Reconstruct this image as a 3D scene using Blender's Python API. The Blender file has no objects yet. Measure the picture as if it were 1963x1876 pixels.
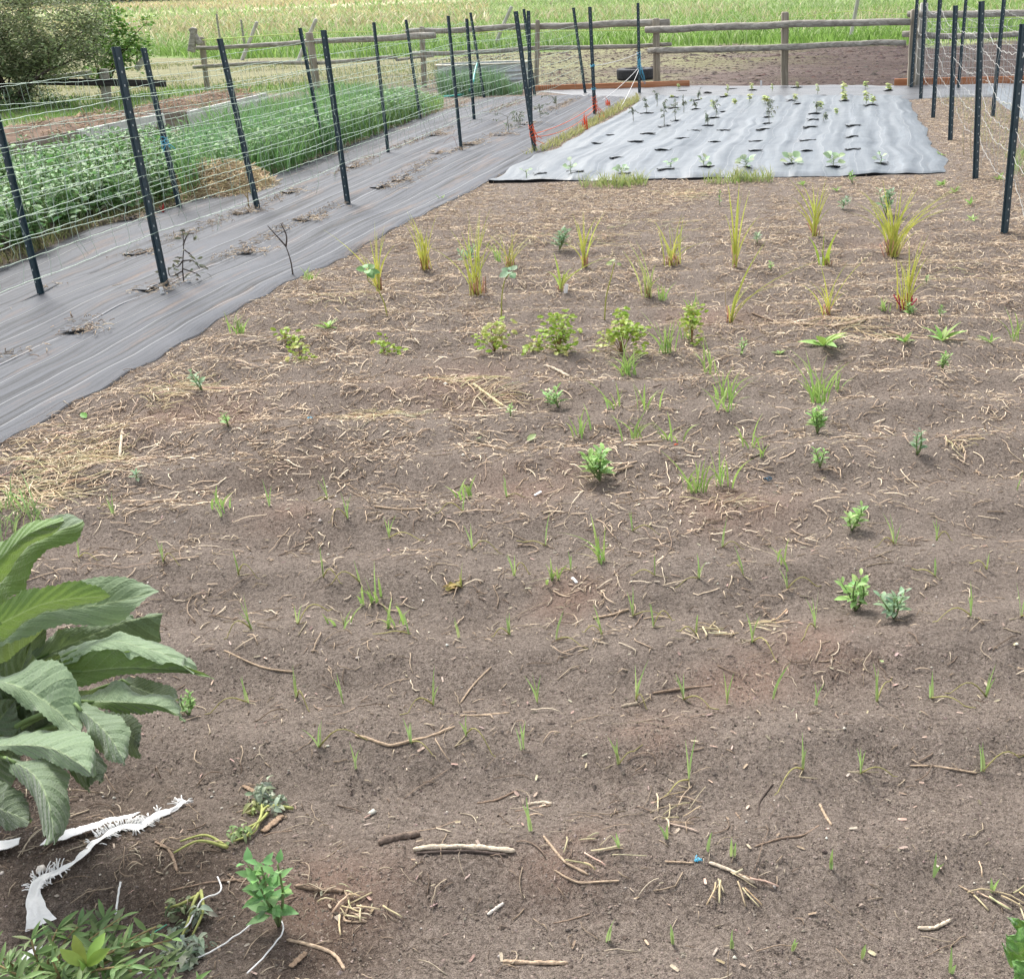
import bpy, math, random
import numpy as np
from mathutils import Matrix, Vector
R = math.radians
rng = np.random.default_rng(7)
random.seed(7)
sc = bpy.context.scene
COL = sc.collection

# ------------------------------------------------------------------ camera
FPX, PPX, PPY, W0, H0 = 2120.0, 1250.0, 938.0, 1963.0, 1876.0
CAM_H, PITCH, ROLL = 1.65, R(24.36), R(-2.0)
cd = bpy.data.cameras.new('camera'); cam = bpy.data.objects.new('camera', cd); COL.objects.link(cam)
cd.sensor_fit = 'HORIZONTAL'; cd.sensor_width = 36.0; cd.lens = 36.0 * FPX / W0
cd.shift_x = -(PPX - W0 / 2) / W0
cd.clip_start = 0.05; cd.clip_end = 3000
CM = Matrix.Rotation(math.pi / 2 - PITCH, 4, 'X') @ Matrix.Rotation(ROLL, 4, 'Z')
cam.matrix_world = Matrix.Translation((0, 0, CAM_H)) @ CM
sc.camera = cam
C3 = np.array(CM.to_3x3())

# ------------------------------------------------------------------ light (bright overcast day)
SUN_EL, SUN_AZ = R(50), R(-30)
wd = bpy.data.worlds.new('World'); sc.world = wd; wd.use_nodes = True
wn = wd.node_tree.nodes; wl = wd.node_tree.links
bg = wn['Background']; sky = wn.new('ShaderNodeTexSky'); sky.sky_type = 'NISHITA'; sky.sun_disc = False
sky.sun_elevation = SUN_EL; sky.sun_rotation = SUN_AZ; sky.air_density = 1.0; sky.dust_density = 2.5
hs = wn.new('ShaderNodeHueSaturation'); hs.inputs['Saturation'].default_value = 0.28
wl.new(sky.outputs[0], hs.inputs['Color']); wl.new(hs.outputs[0], bg.inputs['Color'])
bg.inputs['Strength'].default_value = 0.14
sd = bpy.data.lights.new('sun', 'SUN'); so = bpy.data.objects.new('sun', sd); COL.objects.link(so)
sd.energy = 2.0; sd.angle = R(14); sd.color = (1.0, 0.96, 0.9)
dv = Vector((math.sin(SUN_AZ) * math.cos(SUN_EL), math.cos(SUN_AZ) * math.cos(SUN_EL), math.sin(SUN_EL)))
so.rotation_euler = dv.to_track_quat('Z', 'Y').to_euler()
sc.view_settings.view_transform = 'Standard'; sc.view_settings.look = 'None'
sc.view_settings.exposure = 1.32; sc.view_settings.gamma = 1.0
sc.render.engine = 'CYCLES'

# ------------------------------------------------------------------ projection helpers (1963-px photo coordinates)
def ray(x, y):
    return C3 @ np.array([(x - PPX) / FPX, -(y - PPY) / FPX, -1.0])
def G(x, y, z=0.0):
    d = ray(x, y); t = (z - CAM_H) / d[2]
    return np.array([d[0] * t, d[1] * t, z])
def PY(x, y, Y):
    d = ray(x, y); t = Y / d[1]
    return np.array([d[0] * t, Y, CAM_H + d[2] * t])
def proj(P):
    P = np.atleast_2d(P); c = (P - np.array([0, 0, CAM_H])) @ C3
    w = np.maximum(-c[:, 2], 1e-3)
    return np.stack([PPX + FPX * c[:, 0] / w, PPY - FPX * c[:, 1] / w], 1)
def pxm(P): # photo pixels per metre at a point
    c = (np.asarray(P) - np.array([0, 0, CAM_H])) @ C3
    return FPX / -c[2]

# ------------------------------------------------------------------ noise
def _h(ix, iy, s):
    n = (ix.astype(np.int64) * 374761393 + iy.astype(np.int64) * 668265263 + s * 1442695041) & 0xffffffff
    n = ((n ^ (n >> 13)) * 1274126177) & 0xffffffff
    return ((n ^ (n >> 16)) & 0xffff) / 65535.0
def vn(x, y, s=0):
    x = np.asarray(x, float); y = np.asarray(y, float)
    ix = np.floor(x); iy = np.floor(y); fx = x - ix; fy = y - iy
    fx = fx * fx * (3 - 2 * fx); fy = fy * fy * (3 - 2 * fy)
    a = _h(ix, iy, s); b = _h(ix + 1, iy, s); c = _h(ix, iy + 1, s); d = _h(ix + 1, iy + 1, s)
    return (a + (b - a) * fx) * (1 - fy) + (c + (d - c) * fx) * fy - 0.5
def fbm(x, y, s=0, o=4):
    r = 0; a = 1.0
    for k in range(o):
        r = r + a * vn(x * 2 ** k, y * 2 ** k, s + k); a *= .5
    return r
EA, EB = G(0, 852), G(1219, 187)   # right edge of the worn ground cover: the bed lies level to its left
EN = np.array([-(EB - EA)[1], (EB - EA)[0]]); EN = EN / np.linalg.norm(EN)
def hgt(x, y):
    x = np.asarray(x, float); y = np.asarray(y, float)
    far = np.clip((y - 7.5) / 2.5, 0, 1)
    far = np.maximum(far, np.clip(((x - EA[0]) * EN[0] + (y - EA[1]) * EN[1]) / .35 + .6, 0, 1) * .92)
    z = 0.05 * fbm(x * .9, y * .9, 3, 3) * (1 - .6 * far)
    rid = np.sin(2 * np.pi * (y * 2.35 + 0.03 * x + 0.30 * fbm(x * .7, y * .7, 11, 2)))
    z = z + (1 - far) * (0.017 * rid * np.clip((y - 1.2) / .5, 0, 1) + 0.026 * fbm(x * 3.3, y * 4.3, 21, 2) + .014 * fbm(x * 11, y * 11, 27, 2))
    z = z + .016 * np.clip(y - 100, 0, None)
    z = z + 0.10 * np.clip((y - 24) / 10, 0, 1) * fbm(x * .25, y * .25, 5, 2)
    return z
def on(p):  # drop on the ground
    return np.array([p[0], p[1], float(hgt(p[0], p[1]))])
def GH(x, y): return on(G(x, y))

# ------------------------------------------------------------------ mesh buffer
class MB:
    def __init__(s): s.V = []; s.Q = []; s.T = []; s.C = []; s.U = []; s.n = 0; s.qm = []; s.tm = []
    def add(s, v, q=None, t=None, col=(.5, .5, .5), mi=0, uv=None):
        v = np.asarray(v, float).reshape(-1, 3); n = len(v)
        s.V.append(v)
        c = np.asarray(col, float)
        if c.ndim == 1: c = np.broadcast_to(c, (n, 3))
        s.C.append(c.reshape(-1, 3))
        s.U.append(np.zeros((n, 2)) if uv is None else np.asarray(uv, float).reshape(-1, 2))
        if q is not None and len(q):
            q = np.asarray(q, np.int64).reshape(-1, 4) + s.n; s.Q.append(q); s.qm.append(np.full(len(q), mi))
        if t is not None and len(t):
            t = np.asarray(t, np.int64).reshape(-1, 3) + s.n; s.T.append(t); s.tm.append(np.full(len(t), mi))
        s.n += n
        return s
    def obj(s, name, mats, parent=None, loc=None, smooth=True):
        if not isinstance(mats, (list, tuple)): mats = [mats]
        me = bpy.data.meshes.new(name)
        V = np.concatenate(s.V); C = np.concatenate(s.C); U = np.concatenate(s.U)
        base = np.zeros(3)
        if parent is not None:
            base = np.array(parent.location)
            if parent.parent is not None: base = base + np.array(parent.parent.location)
        elif loc is not None: base = np.asarray(loc, float)
        V = V - base
        Q = np.concatenate(s.Q) if s.Q else np.zeros((0, 4), int); T = np.concatenate(s.T) if s.T else np.zeros((0, 3), int)
        me.vertices.add(len(V)); me.vertices.foreach_set('co', V.astype(np.float32).ravel())
        lp = np.concatenate([Q.ravel(), T.ravel()]).astype(np.int32)
        me.loops.add(len(lp)); me.loops.foreach_set('vertex_index', lp)
        ls = np.concatenate([np.arange(len(Q)) * 4, len(Q) * 4 + np.arange(len(T)) * 3]).astype(np.int32)
        me.polygons.add(len(ls)); me.polygons.foreach_set('loop_start', ls)
        me.polygons.foreach_set('loop_total', np.concatenate([np.full(len(Q), 4), np.full(len(T), 3)]).astype(np.int32))
        me.polygons.foreach_set('use_smooth', np.full(len(ls), smooth))
        mi = np.concatenate([np.concatenate(s.qm) if s.qm else np.zeros(0), np.concatenate(s.tm) if s.tm else np.zeros(0)]).astype(np.int32)
        for m in mats: me.materials.append(m)
        me.polygons.foreach_set('material_index', mi)
        a = me.attributes.new('Col', 'FLOAT_COLOR', 'POINT')
        a.data.foreach_set('color', np.concatenate([C, np.ones((len(C), 1))], 1).astype(np.float32).ravel())
        if np.abs(U).max() > 0:
            a = me.attributes.new('uu', 'FLOAT', 'POINT'); a.data.foreach_set('value', U[:, 0].astype(np.float32))
            a = me.attributes.new('vv', 'FLOAT', 'POINT'); a.data.foreach_set('value', U[:, 1].astype(np.float32))
        me.update(calc_edges=True); me.validate()
        o = bpy.data.objects.new(name, me); COL.objects.link(o)
        if parent is not None: o.parent = parent
        else: o.location = base
        return o

def nrm(v): return v / np.maximum(np.linalg.norm(v, axis=-1, keepdims=True), 1e-9)
def tubes(mb, P, rad, sides=3, col=(.5, .5, .5), mi=0, caps=True):
    P = np.asarray(P, float)
    if P.ndim == 2: P = P[None]
    N, K, _ = P.shape
    rad = np.broadcast_to(np.asarray(rad, float), (N, K)) if np.ndim(rad) != 1 or len(np.atleast_1d(rad)) == K else np.broadcast_to(np.asarray(rad)[:, None], (N, K))
    T = nrm(np.gradient(P, axis=1))
    ref = np.where(np.abs(T[..., 2:3]) > .9, np.array([1., 0, 0]), np.array([0, 0, 1.]))
    A = nrm(np.cross(T, ref)); B = np.cross(T, A)
    an = np.arange(sides) * 2 * np.pi / sides
    ring = A[:, :, None, :] * np.cos(an)[None, None, :, None] + B[:, :, None, :] * np.sin(an)[None, None, :, None]
    V = P[:, :, None, :] + ring * rad[:, :, None, None]
    i = np.arange(sides); j = (i + 1) % sides
    k = np.arange(K - 1)[:, None] * sides
    q = np.stack([k + i, k + j, k + j + sides, k + i + sides], -1).reshape(-1, 4)
    q = (np.arange(N)[:, None, None] * K * sides + q[None]).reshape(-1, 4)
    c = np.asarray(col, float)
    if c.ndim == 2: c = np.repeat(c, K * sides, axis=0)
    elif c.ndim == 3: c = np.repeat(c.reshape(-1, 3), sides, axis=0)
    t = None
    if caps:
        t0 = np.array([[0, a, a + 1] for a in range(1, sides - 1)])
        o = np.arange(N)[:, None, None] * K * sides
        t = np.concatenate([(o + t0[:, ::-1]).reshape(-1, 3), (o + (K - 1) * sides + t0).reshape(-1, 3)])
    mb.add(V, q, t, c, mi)
def ribbons(mb, P, wid, side, col, mi=0):
    P = np.asarray(P, float); N, K, _ = P.shape
    wid = np.asarray(wid, float)
    side = np.broadcast_to(side, P.shape) if np.ndim(side) == 3 else np.broadcast_to(np.asarray(side)[:, None, :], P.shape)
    V = np.stack([P - side * wid[..., None] * .5, P + side * wid[..., None] * .5], 2)
    k = np.arange(K - 1) * 2
    q = np.stack([k, k + 1, k + 3, k + 2], -1)
    q = (np.arange(N)[:, None, None] * K * 2 + q[None]).reshape(-1, 4)
    c = np.asarray(col, float)
    if c.ndim == 2: c = np.repeat(c, K * 2, axis=0)
    elif c.ndim == 3: c = np.repeat(c.reshape(-1, 3), 2, axis=0)
    mb.add(V, q, None, c, mi)
def blades(mb, base, h, az, bend, wid, col, tipcol=None, K=5, mi=0, droop=0.0, face=None):
    base = np.asarray(base, float); N = len(base)
    h = np.broadcast_to(h, N); az = np.broadcast_to(az, N); bend = np.broadcast_to(bend, N); wid = np.broadcast_to(wid, N); droop = np.broadcast_to(droop, N)
    t = np.linspace(0, 1, K)[None, :]
    d = np.stack([np.cos(az), np.sin(az), 0 * az], -1)
    hor = (bend[:, None] * (0.25 * t + .75 * t ** 2)) * h[:, None]
    ver = h[:, None] * (t - droop[:, None] * t ** 2.5)
    P = base[:, None, :] + d[:, None, :] * hor[..., None] + np.array([0, 0, 1.]) * ver[..., None]
    w = wid[:, None] * np.clip(np.minimum(1.0, .55 + 1.6 * t) * (1 - t ** 2.2), .04, 1)
    fa = az + np.pi / 2 + rng.normal(0, .5, N) if face is None else face
    side = np.stack([np.cos(fa), np.sin(fa), 0 * fa], -1)
    c = np.asarray(col, float)
    if c.ndim == 1: c = np.broadcast_to(c, (N, 3))
    if tipcol is not None:
        tc = np.asarray(tipcol, float)
        c = c[:, None, :] * (1 - t[..., None] ** 1.5) + tc * t[..., None] ** 1.5
    ribbons(mb, P, w, side, c, mi)
def leaves(mb, base, d, nor, L, Wd, col, prof, curl=0.15, fold=0.25, mi=0, wave=0.0):
    base = np.asarray(base, float); N = len(base); K = len(prof)
    d = nrm(np.asarray(d, float)); side = nrm(np.cross(d, nor)); nor = np.cross(side, d)
    L = np.broadcast_to(L, N); Wd = np.broadcast_to(Wd, N); curl = np.broadcast_to(curl, N); fold = np.broadcast_to(fold, N)
    t = np.linspace(0, 1, K)
    mid = base[:, None] + d[:, None] * (L[:, None] * t)[..., None] - nor[:, None] * (curl[:, None] * L[:, None] * t ** 2)[..., None]
    hw = Wd[:, None] * .5 * np.asarray(prof)[None]
    up = nor[:, None] * (fold[:, None] * hw + wave * Wd[:, None] * rng.normal(0, 1, (N, K)))[..., None]
    V = np.stack([mid - side[:, None] * hw[..., None] + up, mid, mid + side[:, None] * hw[..., None] + up], 2)
    k = np.arange(K - 1) * 3
    q = np.concatenate([np.stack([k, k + 1, k + 4, k + 3], -1), np.stack([k + 1, k + 2, k + 5, k + 4], -1)])
    q = (np.arange(N)[:, None, None] * K * 3 + q[None]).reshape(-1, 4)
    c = np.asarray(col, float)
    if c.ndim == 2: c = np.repeat(c, K * 3, axis=0)
    mb.add(V, q, None, c, mi)
def box(mb, c, sx, sy, sz, ax=(1, 0, 0), up=(0, 0, 1), col=(.5, .5, .5), mi=0, bev=0.0, seg=1):
    ax = nrm(np.asarray(ax, float)); up = np.asarray(up, float); ay = nrm(np.cross(up, ax)); up = np.cross(ax, ay)
    c = np.asarray(c, float); b = min(bev, sx * .3, sy * .3, sz * .3)
    if b <= 0:
        s = np.array([[x, y, z] for x in (-.5, .5) for y in (-.5, .5) for z in (-.5, .5)]) * [sx, sy, sz]
        q = [[0, 1, 3, 2], [4, 6, 7, 5], [0, 4, 5, 1], [2, 3, 7, 6], [0, 2, 6, 4], [1, 5, 7, 3]]
        mb.add(c + s[:, :1] * ax + s[:, 1:2] * ay + s[:, 2:] * up, q, None, col, mi)
    else: # chamfered along its length
        hx, hy, hz = sx / 2, sy / 2, sz / 2
        pr = np.array([[-hy + b, -hz], [hy - b, -hz], [hy, -hz + b], [hy, hz - b], [hy - b, hz], [-hy + b, hz], [-hy, hz - b], [-hy, -hz + b]])
        xs = np.concatenate([[-hx], np.linspace(-hx + b, hx - b, seg + 1), [hx]]); V = []
        for i, x in enumerate(xs):
            k = 1.0 if 0 < i < len(xs) - 1 else 1 - b / max(hy, hz)
            V.append(c + x * ax + (pr[:, :1] * k) * ay + (pr[:, 1:] * k) * up)
        V = np.concatenate(V); q = []
        for r in range(len(xs) - 1):
            for i in range(8): j = (i + 1) % 8; q.append([r * 8 + i, r * 8 + j, r * 8 + 8 + j, r * 8 + 8 + i])
        e = (len(xs) - 1) * 8
        q += [[7, 6, 5, 4], [7, 4, 3, 0], [3, 2, 1, 0], [e + 4, e + 5, e + 6, e + 7], [e + 0, e + 3, e + 4, e + 7], [e, e + 1, e + 2, e + 3]]
        mb.add(V, q, None, col, mi)
def gridmesh(mb, P, col=(.5, .5, .5), mi=0, uv=None):
    n, m, _ = P.shape
    i = np.arange(n - 1)[:, None] * m + np.arange(m - 1)[None]
    q = np.stack([i, i + 1, i + m + 1, i + m], -1).reshape(-1, 4)
    c = np.asarray(col, float)
    mb.add(P.reshape(-1, 3), q, None, c if c.ndim == 1 else c.reshape(-1, 3), mi, None if uv is None else uv.reshape(-1, 2))
def resample(pts, n, smooth=True):
    p = np.asarray(pts, float)
    if smooth and len(p) > 2:
        q = []
        for i in range(len(p) - 1):
            p0 = p[max(i - 1, 0)]; p1 = p[i]; p2 = p[i + 1]; p3 = p[min(i + 2, len(p) - 1)]
            for t in np.linspace(0, 1, 12, endpoint=False):
                q.append(.5 * (2 * p1 + (p2 - p0) * t + (2 * p0 - 5 * p1 + 4 * p2 - p3) * t * t + (3 * p1 - p0 - 3 * p2 + p3) * t ** 3))
        q.append(p[-1]); p = np.array(q)
    s = np.concatenate([[0], np.cumsum(np.linalg.norm(np.diff(p, axis=0), axis=1))])
    u = np.linspace(0, s[-1], n)
    return np.stack([np.interp(u, s, p[:, k]) for k in range(p.shape[1])], 1)
def inpoly(x, y, poly):
    poly = np.asarray(poly); r = np.zeros(len(x), bool); j = len(poly) - 1
    for i in range(len(poly)):
        xi, yi = poly[i][:2]; xj, yj = poly[j][:2]
        r ^= ((yi > y) != (yj > y)) & (x < (xj - xi) * (y - yi) / (yj - yi + 1e-12) + xi); j = i
    return r
def scatter(polypx, n, world=False):
    P = np.array(polypx if world else [G(*p)[:2] for p in polypx]); lo = P.min(0); hi = P.max(0); out = np.zeros((0, 2))
    for _ in range(60):
        c = rng.uniform(lo, hi, (n * 2, 2)); c = c[inpoly(c[:, 0], c[:, 1], P)]; out = np.concatenate([out, c])
        if len(out) >= n: break
    out = out[:n]
    return np.stack([out[:, 0], out[:, 1], hgt(out[:, 0], out[:, 1])], 1)
def jit(col, n, v=.2, hue=.06):
    c = np.asarray(col, float)[None] * rng.normal(1, v, (n, 1)).clip(.45, 1.7) * rng.normal(1, hue, (n, 3)).clip(.7, 1.4)
    return c.clip(.003, .95)

# ------------------------------------------------------------------ tagging
def tag(o, label=None, cat=None, group=None, kind=None):
    if label: o['label'] = label
    if cat: o['category'] = cat
    if group: o['group'] = group
    if kind: o['kind'] = kind
    return o
def empty(name, loc, label, cat, group=None):
    o = bpy.data.objects.new(name, None); COL.objects.link(o); o.location = [float(a) for a in loc]
    o.empty_display_size = .05
    return tag(o, label, cat, group)
ORD = ['zeroth', 'first', 'second', 'third', 'fourth', 'fifth', 'sixth', 'seventh', 'eighth', 'ninth', 'tenth', 'eleventh', 'twelfth', 'thirteenth', 'fourteenth', 'fifteenth', 'sixteenth', 'seventeenth', 'eighteenth', 'nineteenth', 'twentieth']

# ------------------------------------------------------------------ materials
def mat(name):
    m = bpy.data.materials.new(name); m.use_nodes = True
    nt = m.node_tree; return m, nt.nodes, nt.links, nt.nodes['Principled BSDF']
def N_(ns, t, **k):
    n = ns.new(t)
    for a, b in k.items(): setattr(n, a, b)
    return n
def noise(ns, ls, vec, scale, det=4, rough=.6, dist=0.0):
    n = ns.new('ShaderNodeTexNoise'); n.inputs['Scale'].default_value = scale; n.inputs['Detail'].default_value = det
    n.inputs['Roughness'].default_value = rough; n.inputs['Distortion'].default_value = dist
    if vec is not None: ls.new(vec, n.inputs['Vector'])
    return n
def ramp(ns, ls, fac, stops):
    n = ns.new('ShaderNodeValToRGB'); el = n.color_ramp.elements
    while len(el) > 1: el.remove(el[-1])
    for i, (p, c) in enumerate(stops):
        e = el[0] if i == 0 else el.new(p)
        e.position = p; e.color = (*c, 1) if len(c) == 3 else c
    ls.new(fac, n.inputs['Fac']); return n
def mix(ns, ls, fac, a, b, mode='MIX'):
    n = ns.new('ShaderNodeMix'); n.data_type = 'RGBA'; n.blend_type = mode
    for s, v in ((n.inputs[0], fac), (n.inputs[6], a), (n.inputs[7], b)):
        if hasattr(v, 'links'): ls.new(v, s)
        elif isinstance(v, (int, float)): s.default_value = v
        else: s.default_value = (*v, 1)
    return n.outputs[2]
def math_(ns, ls, op, a, b=None, clamp=False):
    n = ns.new('ShaderNodeMath'); n.operation = op; n.use_clamp = clamp
    for s, v in ((n.inputs[0], a), (n.inputs[1], b)):
        if v is None: continue
        if hasattr(v, 'links'): ls.new(v, s)
        else: s.default_value = v
    return n.outputs[0]
def bump(ns, ls, h, strength, dist, prev=None):
    b = ns.new('ShaderNodeBump'); b.inputs['Strength'].default_value = strength; b.inputs['Distance'].default_value = dist
    ls.new(h, b.inputs['Height'])
    if prev is not None: ls.new(prev, b.inputs['Normal'])
    return b.outputs['Normal']
def attr(ns, name): 
    a = ns.new('ShaderNodeAttribute'); a.attribute_name = name; return a
def mapping(ns, ls, vec, scale=(1, 1, 1), rot=(0, 0, 0)):
    m = ns.new('ShaderNodeMapping'); m.inputs['Scale'].default_value = scale; m.inputs['Rotation'].default_value = rot
    ls.new(vec, m.inputs['Vector']); return m.outputs[0]
def geo_pos(ns): return ns.new('ShaderNodeNewGeometry').outputs['Position']

def m_col(name, rough=.6, spec=.3, nscale=30, namt=.25, trans=0.0, bstr=0.0, bscale=60):
    m, ns, ls, p = mat(name)
    a = attr(ns, 'Col'); pos = geo_pos(ns)
    n = noise(ns, ls, pos, nscale, 3)
    k = ns.new('ShaderNodeMapRange'); ls.new(n.outputs[0], k.inputs[0]); k.inputs[1].default_value = .25; k.inputs[2].default_value = .75
    k.inputs[3].default_value = 1 - namt; k.inputs[4].default_value = 1 + namt
    c = ns.new('ShaderNodeVectorMath'); c.operation = 'SCALE'; ls.new(a.outputs['Color'], c.inputs[0]); ls.new(k.outputs[0], c.inputs['Scale'])
    ls.new(c.outputs[0], p.inputs['Base Color']); p.inputs['Roughness'].default_value = rough; p.inputs['Specular IOR Level'].default_value = spec
    if bstr > 0:
        nb = noise(ns, ls, pos, bscale, 3)
        ls.new(bump(ns, ls, nb.outputs[0], bstr, .004), p.inputs['Normal'])
    if trans > 0:
        t = ns.new('ShaderNodeBsdfTranslucent'); ls.new(c.outputs[0], t.inputs['Color'])
        mx = ns.new('ShaderNodeMixShader'); mx.inputs[0].default_value = trans
        ls.new(p.outputs[0], mx.inputs[1]); ls.new(t.outputs[0], mx.inputs[2]); ls.new(mx.outputs[0], ns['Material Output'].inputs[0])
    return m
M_leaf = m_col('plant_leaf', .55, .35, 40, .18, .3)
M_grass = m_col('grass_blade', .6, .25, 12, .2, .3)
M_straw = m_col('dry_straw', .75, .2, 90, .25, .08)
M_wood_bit = m_col('twig_bark', .85, .15, 150, .35, 0, .6, 250)
M_clod = m_col('soil_crumb', .95, .1, 200, .25)
M_plain = m_col('painted_bits', .6, .3, 60, .12)

def m_soil():
    m, ns, ls, p = mat('garden_ground')
    pos = geo_pos(ns)
    n1 = noise(ns, ls, pos, 1.3, 4, .6); n2 = noise(ns, ls, pos, 14, 6, .68); n3 = noise(ns, ls, pos, 90, 5, .7); n4 = noise(ns, ls, pos, 420, 3, .6)
    base = ramp(ns, ls, n2.outputs[0], [(.28, (.152, .121, .099)), (.5, (.265, .214, .178)), (.72, (.38, .315, .267))])
    c = mix(ns, ls, .62, base.outputs[0], ramp(ns, ls, n3.outputs[0], [(.38, (.042, .030, .023)), (.46, (.22, .176, .145)), (.56, (.305, .248, .207)), (.68, (.48, .41, .355))]).outputs[0])
    c = mix(ns, ls, ramp(ns, ls, n4.outputs[0], [(.38, (.75, .75, .75)), (.55, (0, 0, 0))]).outputs[0], c, (.055, .044, .038))
    c = mix(ns, ls, ramp(ns, ls, n1.outputs[0], [(.35, (0, 0, 0)), (.7, (.35, .35, .35))]).outputs[0], c, (.28, .235, .20))
    # rusty stains in the soil
    rs = attr(ns, 'rust'); c = mix(ns, ls, math_(ns, ls, 'MULTIPLY', rs.outputs['Fac'], .42), c, (.33, .20, .145))
    dp = attr(ns, 'damp'); c = mix(ns, ls, math_(ns, ls, 'MULTIPLY', dp.outputs['Fac'], .75), c, (.46, .40, .36), 'MULTIPLY')
    # chips of straw and bark too small to model: short stretched cells
    for i, (rot, sc_, colr, lo) in enumerate(((.3, (210, 70, 90), (.30, .25, .2), .985), (1.1, (190, 80, 90), (.06, .048, .04), .95), (2.6, (230, 60, 90), (.28, .23, .18), .98))):
        mp = mapping(ns, ls, pos, (1, 1, 1), (0, 0, rot)); mp = mapping(ns, ls, mp, sc_)
        v = ns.new('ShaderNodeTexVoronoi'); v.inputs['Scale'].default_value = 1.0; ls.new(mp, v.inputs['Vector'])
        sep = ns.new('ShaderNodeSeparateColor'); ls.new(v.outputs['Color'], sep.inputs[0])
        on_ = math_(ns, ls, 'GREATER_THAN', sep.outputs[0], .72); near = math_(ns, ls, 'LESS_THAN', v.outputs['Distance'], .3)
        c = mix(ns, ls, math_(ns, ls, 'MULTIPLY', math_(ns, ls, 'MULTIPLY', on_, near), .7), c, colr)
    # zones
    mud = attr(ns, 'mud'); gr = attr(ns, 'grass'); 
    nm = noise(ns, ls, pos, 2.2, 5, .65); 
    mm = mapping(ns, ls, pos, (.5, 2.2, 1)); nmm = noise(ns, ls, mm, 1.6, 6, .7)
    mudc = ramp(ns, ls, nmm.outputs[0], [(.3, (.080, .060, .055)), (.5, (.135, .103, .090)), (.7, (.22, .175, .148))])
    moss = attr(ns, 'moss')
    mudc2 = mix(ns, ls, moss.outputs['Fac'], mudc.outputs[0], ramp(ns, ls, nmm.outputs[0], [(.3, (.15, .14, .08)), (.55, (.25, .245, .135)), (.75, (.34, .31, .20))]).outputs[0])
    wm = attr(ns, 'wetmud'); mudc2 = mix(ns, ls, math_(ns, ls, 'MULTIPLY', wm.outputs['Fac'], .8), mudc2, (.42, .37, .37), 'MULTIPLY')
    c = mix(ns, ls, mud.outputs['Fac'], c, mudc2)
    gf = mapping(ns, ls, pos, (1, .35, 1)); ng = noise(ns, ls, gf, .35, 5, .65)
    grc = ramp(ns, ls, ng.outputs[0], [(.3, (.10, .17, .045)), (.52, (.20, .28, .09)), (.62, (.30, .33, .15)), (.75, (.46, .40, .25))])
    tan = attr(ns, 'tan')
    grc2 = mix(ns, ls, tan.outputs['Fac'], grc.outputs[0], (.56, .47, .33))
    c = mix(ns, ls, gr.outputs['Fac'], c, grc2)
    ls.new(c, p.inputs['Base Color']); p.inputs['Roughness'].default_value = .95; p.inputs['Specular IOR Level'].default_value = .12
    nb = bump(ns, ls, n2.outputs[0], .6, .035); nb = bump(ns, ls, n3.outputs[0], 1.0, .016, nb); nb = bump(ns, ls, n4.outputs[0], .8, .005, nb)
    ls.new(nb, p.inputs['Normal'])
    return m
M_soil = m_soil()

def m_fabric(name, c0, c1, rough, dirt, spec=.5, line=.5, dirtc=(.26, .2, .16), wav=.1, sbump=.5):
    m, ns, ls, p = mat(name)
    u = attr(ns, 'uu').outputs['Fac']; v = attr(ns, 'vv').outputs['Fac']; pos = geo_pos(ns)
    cb = ns.new('ShaderNodeCombineXYZ'); ls.new(u, cb.inputs[0]); ls.new(v, cb.inputs[1])
    st = mapping(ns, ls, cb.outputs[0], (24, .5, 1)); n1 = noise(ns, ls, st, 1.0, 6, .68)
    n2 = noise(ns, ls, pos, 1.7, 5, .65); n3 = noise(ns, ls, pos, 60, 3)
    c = ramp(ns, ls, n1.outputs[0], [(.36, c0), (.5, tuple(np.array(c1) * .7)), (.66, c1)]).outputs[0]
    st2 = mapping(ns, ls, cb.outputs[0], (4.5, .55, 1)); n4 = noise(ns, ls, st2, 1.0, 6, .7)
    dm = ramp(ns, ls, n4.outputs[0], [(.52 + .1 * (1 - dirt), (0, 0, 0)), (.68, (.9, .9, .9))]).outputs[0]
    dm = mix(ns, ls, 1.0, dm, ramp(ns, ls, n3.outputs[0], [(.3, (.3, .3, .3)), (.6, (1, 1, 1))]).outputs[0], 'MULTIPLY')
    dm2 = math_(ns, ls, 'MULTIPLY', dm, dirt)
    c = mix(ns, ls, dm2, c, dirtc)
    w = math_(ns, ls, 'PINGPONG', u, .155); ln = math_(ns, ls, 'LESS_THAN', w, .0038)
    c = mix(ns, ls, math_(ns, ls, 'MULTIPLY', ln, line), c, (.62, .62, .62))
    ls.new(c, p.inputs['Base Color'])
    r = math_(ns, ls, 'ADD', rough, math_(ns, ls, 'MULTIPLY', dm2, .4)); ls.new(r, p.inputs['Roughness'])
    p.inputs['Specular IOR Level'].default_value = spec
    nb = bump(ns, ls, n1.outputs[0], sbump, .02); nb = bump(ns, ls, n2.outputs[0], wav, .05, nb)
    wv = ns.new('ShaderNodeTexBrick'); 
    nb = bump(ns, ls, n3.outputs[0], .15, .003, nb); ns.remove(wv)
    ls.new(nb, p.inputs['Normal'])
    return m
M_fab_old = m_fabric('woven_fabric_worn', (.004, .005, .007), (.088, .095, .112), .64, .85, .24, .32)
M_fab_new = m_fabric('woven_fabric_sheen', (.088, .109, .128), (.118, .142, .164), .46, .12, .45, .14, wav=.3, sbump=.16)
M_fab_back = m_fabric('woven_fabric_back', (.05, .054, .06), (.10, .105, .115), .42, .25, .5, .3)
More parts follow.
